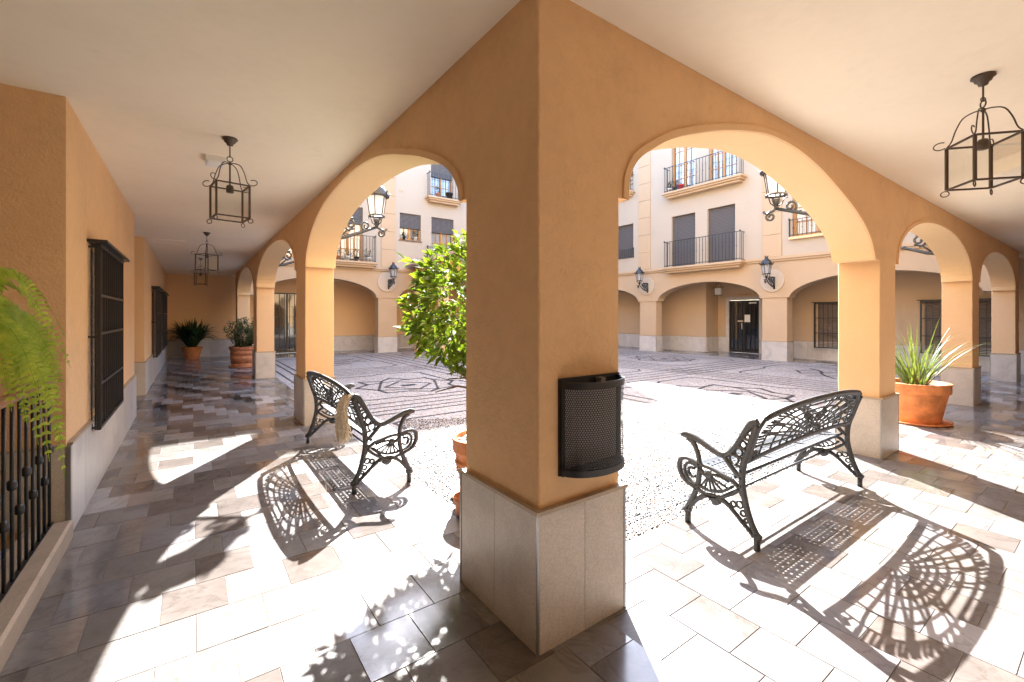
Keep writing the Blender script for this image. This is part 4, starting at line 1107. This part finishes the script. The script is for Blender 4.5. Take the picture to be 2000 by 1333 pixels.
# ------------------------------------------------------------------ litter bin on the corner pillar
M['bin_lit'] = simple('bin_lit_grey', (.32, .32, .33), .5)  # grey stands in for light inside the bin
bt = thing('litter_bin', 'black perforated half-round litter bin fixed to the corner pillar', 'litter bin', (.345, .024, .76))
def halfcyl(r, z0, z1, n=24, sy=.62, uv=False):
    b = MB(); v = []; f = []
    for i in range(n+1):
        a = PI*i/n; v += [(-r*math.cos(a), -r*sy*math.sin(a)-.008, z0), (-r*math.cos(a), -r*sy*math.sin(a)-.008, z1)]
    for i in range(n): f.append((2*i, 2*i+2, 2*i+3, 2*i+1))
    b.add(v, f); return b
RB = .195
pb = halfcyl(RB, .03, .41).mesh('perforated_body', M['perf'], True)
uvl = pb.uv_layers.new(name='UVMap')
for lp in pb.loops:
    vi = lp.vertex_index; i = vi//2; uvl.data[lp.index].uv = (i*.0202, pb.vertices[vi].co.z)
inst('perforated_body', pb, bt)
for (z0, z1, nm) in ((.005, .035, 'bottom_band'), (.405, .435, 'top_band')):
    b = MB(); n = 24; v = []; f = []
    for i in range(n+1):
        a = PI*i/n
        for r in (RB+.006, RB-.012):
            v += [(-r*math.cos(a), -r*.62*math.sin(a)-.008, z0), (-r*math.cos(a), -r*.62*math.sin(a)-.008, z1)]
    for i in range(n):
        k = 4*i; f += [(k, k+4, k+5, k+1), (k+2, k+3, k+7, k+6), (k+1, k+5, k+7, k+3), (k, k+2, k+6, k+4)]
    b.add(v, f); b.build(nm, M['black'], bt)
MB().box(-RB-.01, RB+.01, -.010, 0, 0, .45).build('back_plate', M['black'], bt)
MB().box(-RB+.02, RB-.02, -.014, -.0105, .03, .40).build('inner_light_plate', M['bin_lit'], bt)  # added plate; its grey imitates light entering through the open top
b = MB(); n = 20; v = [(0, -.01, .02)]+[(-RB*math.cos(PI*i/n), -RB*.62*math.sin(PI*i/n)-.008, .02) for i in range(n+1)]
b.add(v, [(0, i+1, i+2) for i in range(n)]); b.build('base_plate', M['black'], bt)
b = MB(); b.box(-RB-.004, -RB+.012, -.025, -.008, .0, .44); b.box(RB-.012, RB+.004, -.025, -.008, .0, .44); b.box(-.10, .12, -.05, -.03, .40, .406); b.build('hinge_bars', M['black'], bt)
b = MB(); b.box(.03, .06, -.05, -.012, .41, .44); b.build('latch', M['trim'], bt)

# ------------------------------------------------------------------ pots and plants
def pot(name, parent, r, h, mat='terracotta', rim=.16, saucer=True, bands=(), rb=.68):
    pr = [(0, .012), (r*rb, .0), (r*rb*1.01, .01)]
    for k in range(1, 10):
        z = h*(1-rim)*k/9; rr_ = r*rb+(r*.93-r*rb)*(k/9)
        bump_ = sum(.014*r/.25*math.exp(-((z/h-bb)/.02)**2) for bb in bands)
        pr.append((rr_+bump_, z))
        for bb in bands:
            if abs(z/h-bb) < .06: pr += [(rr_+.0, bb*h-.022), (rr_+.011, bb*h-.012), (rr_+.011, bb*h+.012), (rr_+.0, bb*h+.022)]
    pr = pr[:3]+sorted(pr[3:], key=lambda q: q[1])
    pr += [(r*.985, h*(1-rim)), (r*1.0, h*(1-rim)+.012), (r*1.0, h-.02), (r*1.03, h-.015), (r*1.035, h-.003), (r*1.02, h), (r*.93, h), (r*.90, h-.01), (r*.87, h-.07), (0, h-.07)]
    o = MB().lathe(pr, n=40).build(name, M[mat], parent, True)
    MB().lathe([(0, h-.052), (r*.885, h-.052)], n=30).build('soil', M['soil'], parent)
    if saucer:
        MB().lathe([(0, -.0), (r*.98, 0), (r*1.05, .022), (r*1.03, .03), (r*.95, .012), (0, .012)], n=36).build('saucer', M[mat], parent, True)
    return o
def leafmesh(L, W, fold=.25, droop=.15, n=4):
    v = []; f = []
    for i in range(n+1):
        t = i/n; w_ = W*math.sin(PI*min(1, (t*.92+.06)))**.75*(1-.15*t) if 0 < i < n else W*.06
        z = -droop*L*t*t
        v += [(-w_, L*t, z+w_*fold), (0, L*t, z), (w_, L*t, z+w_*fold)]
    for i in range(n):
        a = 3*i; f += [(a, a+1, a+4, a+3), (a+1, a+2, a+5, a+4)]
    b = MB(); b.add(v, f); return b
def orient(d, up=(0, 0, 1), roll=0):
    d = Vector(d).normalized(); q = d.to_track_quat('Y', 'Z'); return (q @ Quaternion((0, 1, 0), roll))
# -- small citrus tree in a pot behind the corner pillar
TX, TY = .74, 1.64
tr = thing('potted_tree', 'bright green leafy small tree in a terracotta pot behind the corner pillar', 'potted tree', (TX, TY, 0))
po = pot('pot', tr, .25, .50, 'terracotta', .22, True, (.5, .6)); 
pb_ = MB(); rs = random.Random(9)
for k in range(160):
    a = rs.uniform(0, 2*PI); q = .20*math.sqrt(rs.random()); s_ = rs.uniform(.010, .02)
    pb_.lathe([(0, -s_*.6), (s_, 0), (s_*.6, s_*.5), (0, s_*.6)], (q*math.cos(a), q*math.sin(a), .46+rs.uniform(-.005, .01)), 6)
stuff(pb_.build('gravel_topping', M['paper'], tr))
tk = MB(); tk.tube([(0, 0, .48), (.01, .01, .8), (-.01, .02, 1.05), (.02, 0, 1.3)], [.035, .03, .027, .02], 10)
tips = []
for k in range(44):
    a = rs.uniform(0, 2*PI); z0 = rs.uniform(.85, 1.3); el = rs.uniform(-.05, 1.2); L = rs.uniform(.34, .54)
    d = Vector((math.cos(a)*math.cos(el), math.sin(a)*math.cos(el), math.sin(el)))
    p0 = Vector((0, 0, z0)); p1 = p0+d*L*.5+Vector((rs.uniform(-.06, .06), rs.uniform(-.06, .06), .05)); p2 = p0+d*L
    tk.tube([p0, p1, p2], [.012, .008, .004], 5); tips.append((p0, p1, p2))
tk.build('trunk', M['bark'], tr, True)
cc = Vector((0, 0, 1.58))
lm = [leafmesh(.10, .020, .3, .25, 4).mesh('leaf', M['leaf_tree'], True), leafmesh(.082, .018, .3, .1, 4).mesh('leaf', M['leaf_tree'], True)]
leaves = []
def in_crown(p):
    q = p-cc; z = q.z/ (.56 if q.z > 0 else .52); r = math.hypot(q.x, q.y)/(.60-.12*max(0, q.z/.6))
    return r*r+z*z
N = 0
while N < 4200:
    p = Vector((rs.uniform(-.76, .76), rs.uniform(-.76, .76), rs.uniform(-.62, .62)))+cc
    e = in_crown(p)+.28*math.sin(p.x*9+2)*math.sin(p.y*8)*math.sin(p.z*10+1)
    if e > 1.05 or (e < .30 and rs.random() < .7): continue
    out_ = (p-cc).normalized(); tip_dir = (out_+Vector((0, 0, rs.uniform(-.35, .75)))+Vector((rs.uniform(-.6, .6), rs.uniform(-.6, .6), 0))).normalized()
    # a whorl of leaves at a shoot end
    m_ = rs.choice((2, 3, 4)) if e > .65 else 1
    for j in range(m_):
        d = (tip_dir+Vector((rs.uniform(-.8, .8), rs.uniform(-.8, .8), rs.uniform(-.7, .5)))).normalized()
        leaves.append((e, p, d, rs.uniform(-1, 1), rs.uniform(.7, 1.15))); N += 1
for k in range(7):   # a few long shoots that break the outline
    a = rs.uniform(0, 2*PI) if k > 3 else [math.radians(140), math.radians(165), math.radians(120), math.radians(150)][k]
    z = rs.uniform(1.1, 1.9); base_ = cc+Vector((math.cos(a)*.46, math.sin(a)*.46, z-1.5))
    for j in range(11):
        p = base_+Vector((math.cos(a), math.sin(a), .25))*(.018*j); d = Vector((math.cos(a)+rs.uniform(-.9, .9), math.sin(a)+rs.uniform(-.9, .9), rs.uniform(-.2, .9)))
        leaves.append((1.5, p, d.normalized(), rs.uniform(-1, 1), 1.0))
for j in range(14):
    p = Vector((-.18, .10, 2.0+.014*j)); a = j*2.4; leaves.append((1.5, p, Vector((math.cos(a), math.sin(a), .6)).normalized(), 0, 1.0))
camv = Vector((CX-TX, CY-TY, .1)).normalized(); left = Vector((-.81, .58, 0))
leaves.sort(key=lambda l: -(((l[1]-cc).dot(camv))+.8*((l[1]-cc).dot(left))+(.2 if l[0] > .8 else 0)))
lf = MB(); lv = [lm[0], lm[1]]
src = [leafmesh(.10, .020, .3, .25, 2), leafmesh(.082, .018, .3, .1, 2)]
for i, (e, p, d, roll, s_) in enumerate(leaves):
    q = orient(d, roll=roll)
    if i < 290:
        o = inst('leaf', lv[i % 2], tr, p); o.rotation_mode = 'QUATERNION'; o.rotation_quaternion = q; o.scale = (s_, s_, s_)
    else:
        sb = src[i % 2]; mt = Matrix.Translation(p) @ q.to_matrix().to_4x4() @ Matrix.Scale(s_, 4)
        lf.add([mt @ Vector(v) for v in sb.v], sb.f)
stuff(lf.build('foliage', M['leaf_tree'], tr, True))
# small shell/stone at the foot of the pot
sp = MB(); sp.lathe([(0, 0), (.08, .0), (.10, .03), (.10, .10), (.115, .11), (.115, .14), (.10, .145), (.09, .09), (0, .09)], n=24)
tag(sp.build('small_pot', M['terra_dark'], None, True, (.465, 1.40, 0)), 'small terracotta pot on the ground beside the corner pillar', 'flower pot')
# -- strap-leaved plant right
def blade(L, W, bend, n=9, twist=0):
    v = []; f = []
    for i in range(n+1):
        t = i/n; w_ = W*(1-t**3)*(.55+.45*math.sin(PI*min(1, t*1.3+.15))) if i < n else .0008
        y = L*(t - bend*.35*t*t*t) if True else 0
        ang = bend*t*t
        yy = L*(math.sin(ang)/max(bend, .05)*0 + t*math.sin(.25+ang*.9)) ; zz = L*t*math.cos(.25+ang*.9)
        v += [(-w_, yy, zz+w_*.35), (0, yy, zz), (w_, yy, zz+w_*.35)]
    for i in range(n):
        a = 3*i; f += [(a, a+1, a+4, a+3), (a+1, a+2, a+5, a+4)]
    b = MB(); b.add(v, f); return b
st = thing('potted_plant', 'spiky strap-leaved plant in a wide orange terracotta pot on a saucer by the right pillars', 'potted plant', (7.12, .28, 0))
pot('pot', st, .375, .56, 'terracotta', .24, True, (), .70)
rs = random.Random(12)
bl = [blade(rs.uniform(.85, 1.15), rs.uniform(.0075, .0125), b_).mesh('leaf', M['leaf_strap'], True) for b_ in (-.12, .05, .2, .4, .8, .1)]
for k in range(88):
    a = rs.uniform(0, 2*PI); r = .14*math.sqrt(rs.random()); m_ = bl[rs.choice((0, 1, 2, 2, 3, 3, 4, 5))]
    inst('leaf', m_, st, (r*math.cos(a), r*math.sin(a), .50), rot=(rs.uniform(-.45, .12), rs.uniform(-.15, .15), a-PI/2+rs.uniform(-.4, .4)), scale=(1, 1, rs.uniform(.7, 1.05)))
# -- dark aspidistra-like plant at the end
ap = thing('potted_plant', 'dark green broad-leaved plant in an orange pot against the end wall of the left walkway', 'potted plant', (-1.22, 17.55, 0))
pot('pot', ap, .30, .42, 'terracotta', .2, False, (), .66)
lms = []
for b_ in (.0, .3, .6, .95): 
    mb_ = blade(.85, .085, b_, 7); lms.append(mb_.mesh('leaf', M['leaf_dark'], True))
for k in range(150):
    a = rs.uniform(0, 2*PI); s_ = rs.uniform(.85, 1.3)
    inst('leaf', lms[rs.randrange(4)], ap, (.08*math.cos(a), .08*math.sin(a), .38), rot=(rs.uniform(-.3, .2), rs.uniform(-.15, .15), a-PI/2+rs.uniform(-.4, .4)), scale=(s_, s_, s_))
# -- grey-green shrub
sh = thing('potted_shrub', 'upright grey-green shrub in a tall ringed terracotta pot in the left walkway', 'potted shrub', (.08, 13.7, 0))
sh.location = (-.02, 13.75, 0)
pot('pot', sh, .34, .60, 'terra_dark', .14, True, (.25, .45, .62), .82)
lf = MB(); tk = MB(); s0 = leafmesh(.075, .014, .2, .1, 2)
for k in range(30):
    a = rs.uniform(0, 2*PI); sp_ = rs.uniform(.05, .36); H_ = rs.uniform(.5, 1.02) if k % 3 else rs.uniform(.75, 1.05)
    H_ *= 1-.5*sp_
    p0 = Vector((.1*math.cos(a), .1*math.sin(a), .5)); p2 = p0+Vector((sp_*math.cos(a), sp_*math.sin(a), H_)); p1 = p0.lerp(p2, .5)+Vector((.08*math.cos(a+1), .08*math.sin(a+1), 0))
    tk.tube([p0, p1, p2], [.007, .005, .002], 4)
    for j in range(110):
        t_ = rs.uniform(.08, 1); p = (p0.lerp(p1, t_*2) if t_ < .5 else p1.lerp(p2, t_*2-1))+Vector((rs.uniform(-.05, .05), rs.uniform(-.05, .05), 0))
        d = Vector((rs.uniform(-1, 1), rs.uniform(-1, 1), rs.uniform(-.1, 1.1))).normalized(); q = orient(d, roll=rs.uniform(-1, 1)); mt = Matrix.Translation(p) @ q.to_matrix().to_4x4()
        lf.add([mt @ Vector(v) for v in s0.v], s0.f)
tk.build('stems', M['bark'], sh); stuff(lf.build('foliage', M['leaf_olive'], sh))
# -- fern at the left edge
fe = thing('fern', 'bright green fern with long arching fronds at the left edge, above the railing', 'fern', (-2.03, 1.22, 0))
MB().lathe([(0, 1.12), (.10, 1.12), (.14, 1.30), (.155, 1.30), (.155, 1.34), (.13, 1.34), (.12, 1.27), (0, 1.27)], n=24).build('pot', M['terracotta'], fe, True)
rs = random.Random(21)
def frond(P0, P1, P2, P3, W):
    b = MB(); n = 42; pts = bez(P0, P1, P2, P3, n); FN = Vector((.35+rs.uniform(-.4, .4), -.75+rs.uniform(-.4, .4), .55)).normalized()
    b.tube(pts, [.0028*(1-.6*i/n) for i in range(n+1)], 4)
    for i in range(3, n):
        t = i/n; tg = (pts[i+1]-pts[i-1]).normalized(); side = tg.cross(FN)
        if side.length < .1: side = Vector((1, 0, 0))
        side.normalize(); nn = side.cross(tg)
        w_ = W*min(1, t*5)*(1-t**2.2)**.8+.008
        for s_ in (-1, 1):
            L = w_*rs.uniform(.85, 1.1); d = (side*s_+tg*.25+Vector((0, 0, -.08))+nn*rs.uniform(-.15, .15)).normalized()
            hw = .0066+.002*min(1, L/.05); bt_ = tg*hw
            p = pts[i]; m1 = p+d*L*.45; m2 = p+d*L*.85+Vector((0, 0, -L*.10)); e = p+d*L+Vector((0, 0, -L*.2))
            b.add([p-bt_*.8, p+bt_*.8, m1+bt_, m1-bt_, m2+bt_*.7, m2-bt_*.7, e], [(0, 1, 2, 3), (3, 2, 4, 5), (5, 4, 6)])
    return b
o_ = Vector((-2.03, 1.22, 1.28))
def FR(p1, p2, p3, W=.062):
    frond(Vector((0, 0, 1.28)), Vector(p1)-Vector((-2.03, 1.22, 0)), Vector(p2)-Vector((-2.03, 1.22, 0)), Vector(p3)-Vector((-2.03, 1.22, 0)), W).build('frond', M['leaf_fern'], fe)
FR((-2.0, 1.45, 1.95), (-1.93, 1.95, 1.78), (-1.87, 2.35, 1.36))
FR((-2.0, 1.35, 1.85), (-1.90, 1.75, 1.75), (-1.80, 2.05, 1.20))
FR((-1.98, 1.40, 1.80), (-1.86, 1.80, 1.60), (-1.85, 2.15, .90))
FR((-1.95, 1.35, 1.70), (-1.84, 1.60, 1.55), (-1.80, 1.78, .82), .075)
FR((-1.95, 1.30, 1.70), (-1.80, 1.50, 1.50), (-1.74, 1.55, .70), .075)
FR((-2.0, 1.45, 1.75), (-1.95, 1.85, 1.60), (-1.90, 2.10, 1.0), .06)
FR((-1.92, 1.30, 1.60), (-1.78, 1.40, 1.40), (-1.73, 1.46, .84), .07)
FR((-2.02, 1.50, 1.6), (-2.0, 1.8, 1.5), (-1.95, 1.95, .9), .06)
FR((-1.95, 1.35, 1.9), (-1.86, 1.6, 1.8), (-1.80, 1.72, 1.25), .06)
for k in range(14):
    a = rs.uniform(-.6, 2.6); L = rs.uniform(.3, .6)
    p3 = (-2.03+math.cos(a)*L*.55, 1.22+math.sin(a)*L*1.2, 1.28-rs.uniform(.0, .5))
    FR((-2.03+math.cos(a)*.12, 1.22+math.sin(a)*.2, 1.6+rs.uniform(0, .25)), (-2.03+math.cos(a)*L*.45, 1.22+math.sin(a)*L, 1.5), p3, .055)
# -- plants in the bed behind the railing
bd = thing('bed_plants', 'dark leafy plants growing low behind the black railing', 'plants', (-2.5, 1.6, -.3))
lm_ = leafmesh(.22, .06, .15, .3, 4).mesh('leaf', M['leaf_bed'] if 'leaf_bed' in M else M['leaf_olive'], True)
M['leaf_bed'] = leaf('broad_green_leaf', (.12, .26, .03), (.05, .14, .02), .4, .4)
lm_.materials[0] = M['leaf_bed']
for k in range(170):
    p = Vector((rs.uniform(-.35, .34), rs.uniform(-1.0, 1.0), rs.uniform(.15, .95)))
    o = inst('leaf', lm_, bd, p); o.rotation_mode = 'QUATERNION'; o.rotation_quaternion = orient((rs.uniform(-1, 1), rs.uniform(-1, 1), rs.uniform(-.4, .6)), roll=rs.uniform(-1, 1)); s_ = rs.uniform(.5, 1); o.scale = (s_, s_, s_)
stm = MB()
for k in range(14):
    x, y = rs.uniform(-.3, .3), rs.uniform(-.95, .95); stm.tube([(x, y, 0), (x+rs.uniform(-.1, .1), y+rs.uniform(-.1, .1), .9)], [.008, .004], 5)
stm.build('stems', M['bark'], bd)

# ------------------------------------------------------------------ tiled kiosk roof in the court
kk = thing('tiled_kiosk', 'small clay-tiled roof of a kiosk in the courtyard just above the green tree', 'kiosk', (6.1, 13.4, 0))
for (x, y) in ((.35, .2), (3.3, .2), (.35, 2.4), (3.3, 2.4)): MB().box(x-.15, x+.15, y-.15, y+.15, 0, 3.19).build('pillar', M['orange_fine'], kk)
MB().box(.2, 3.45, .05, 2.55, 3.20, 3.55).build('beam', M['wood'], kk)
m = MB(); m.add([(-.05, -.15, 3.50), (1.9, -.15, 4.36), (1.9, 2.75, 4.36), (-.05, 2.75, 3.50), (3.85, -.15, 3.50), (3.85, 2.75, 3.50)], [(0, 1, 2, 3), (1, 4, 5, 2)]); m.build('roof_deck', M['roof'], kk)
half = MB(); n = 8; v = []; f = []
for j, (r, y) in enumerate(((.075, 0), (.06, .36))):
    for i in range(n+1): a = PI*i/n; v.append((r*math.cos(a), y, r*math.sin(a)*.8))
for i in range(n): f.append((i, i+1, n+2+i, n+1+i))
half.add(v, f); f.append(tuple(range(n+1))); tm_ = half.mesh('roof_tile', M['roof'], True)
slope = math.atan2(.86, 1.95); 
for row in range(7):
    for c_ in range(15):
        d = .30*row
        o = inst('roof_tile', tm_, kk, (-.09+d*math.cos(slope), -.12+c_*.2, 3.52+d*math.sin(slope)+.02)); o.rotation_mode = 'XYZ'
        o.rotation_euler = (slope, 0, -PI/2)
        if row < 1: 
            pass
for row in range(7):   # verge tiles along the near gable
    d = .30*row; o = inst('roof_tile', tm_, kk, (-.09+d*math.cos(slope), -.18, 3.50+d*math.sin(slope)+.05)); o.rotation_euler = (slope, 0, -PI/2); o.scale = (1.3, 1.1, 1.3)

# ------------------------------------------------------------------ small things on the balconies
def flower_pot(label, loc, r, mat, plant=True, seed=1, group='pots on the far balconies and sills', lcol='leaf_flower'):
    t = thing('flower_pot', label, 'flower pot', loc, 0, group)
    MB().lathe([(0, 0), (r*.7, 0), (r*.95, r*1.4), (r*1.05, r*1.4), (r*1.05, r*1.7), (r*.9, r*1.7), (r*.85, r*1.4), (0, r*1.4)], n=16).build('pot', M[mat], t, True)
    if plant:
        q = random.Random(seed); b = MB(); s0 = leafmesh(.09, .02, .2, .2, 2)
        for k in range(70):
            p = Vector((q.uniform(-1, 1)*r*1.3, q.uniform(-1, 1)*r*.8, r*1.4+q.uniform(0, r*3)))
            mt = Matrix.Translation(p) @ orient((q.uniform(-1, 1), q.uniform(-1, 1), q.uniform(-.2, 1))).to_matrix().to_4x4(); b.add([mt @ Vector(v) for v in s0.v], s0.f)
        stuff(b.build('foliage', M[lcol], t))
flower_pot('red pot on the upper balcony seen through the right arch', (14.25, 8.75, 6.41), .11, 'red', False)
flower_pot('white pot at the left end of the upper balcony seen through the right arch', (14.25, 9.25, 6.41), .09, 'paper', True, 3)
flower_pot('dark pot beside the red pot on the upper balcony', (14.28, 9.02, 6.41), .09, 'dark', True, 4, lcol='leaf_dark')
for i, (x, lb, mt_) in enumerate(((3.25, 'leftmost pot with reddish plant on the balcony behind the big left wall lamp', 'terracotta'), (3.6, 'white pot in the middle of the balcony behind the big left wall lamp', 'paper'),
                            (3.95, 'dark bushy pot on the balcony behind the big left wall lamp', 'dark'), (4.4, 'white pot at the right end of the balcony behind the big left wall lamp', 'paper'))):
    flower_pot(lb, (x, 16.0, 3.61), .10, mt_, True, 10+i, lcol='leaf_dark' if i % 2 else 'leaf_flower')
flower_pot('small pot with orchid-like plant at the left of the far window sill', (5.95, 16.2, 4.66), .06, 'dark', True, 21, lcol='leaf_dark')
flower_pot('white trough with green plant at the right of the far window sill', (6.45, 16.2, 4.66), .09, 'paper', True, 22, lcol='leaf_olive')
flower_pot('dark round pot on the top balcony seen in the left arch', (7.95, 15.98, 6.61), .16, 'dark', False)
flower_pot('pot with reddish plant at the left of the top balcony seen in the left arch', (7.4, 15.98, 6.61), .10, 'terra_dark', True, 24)
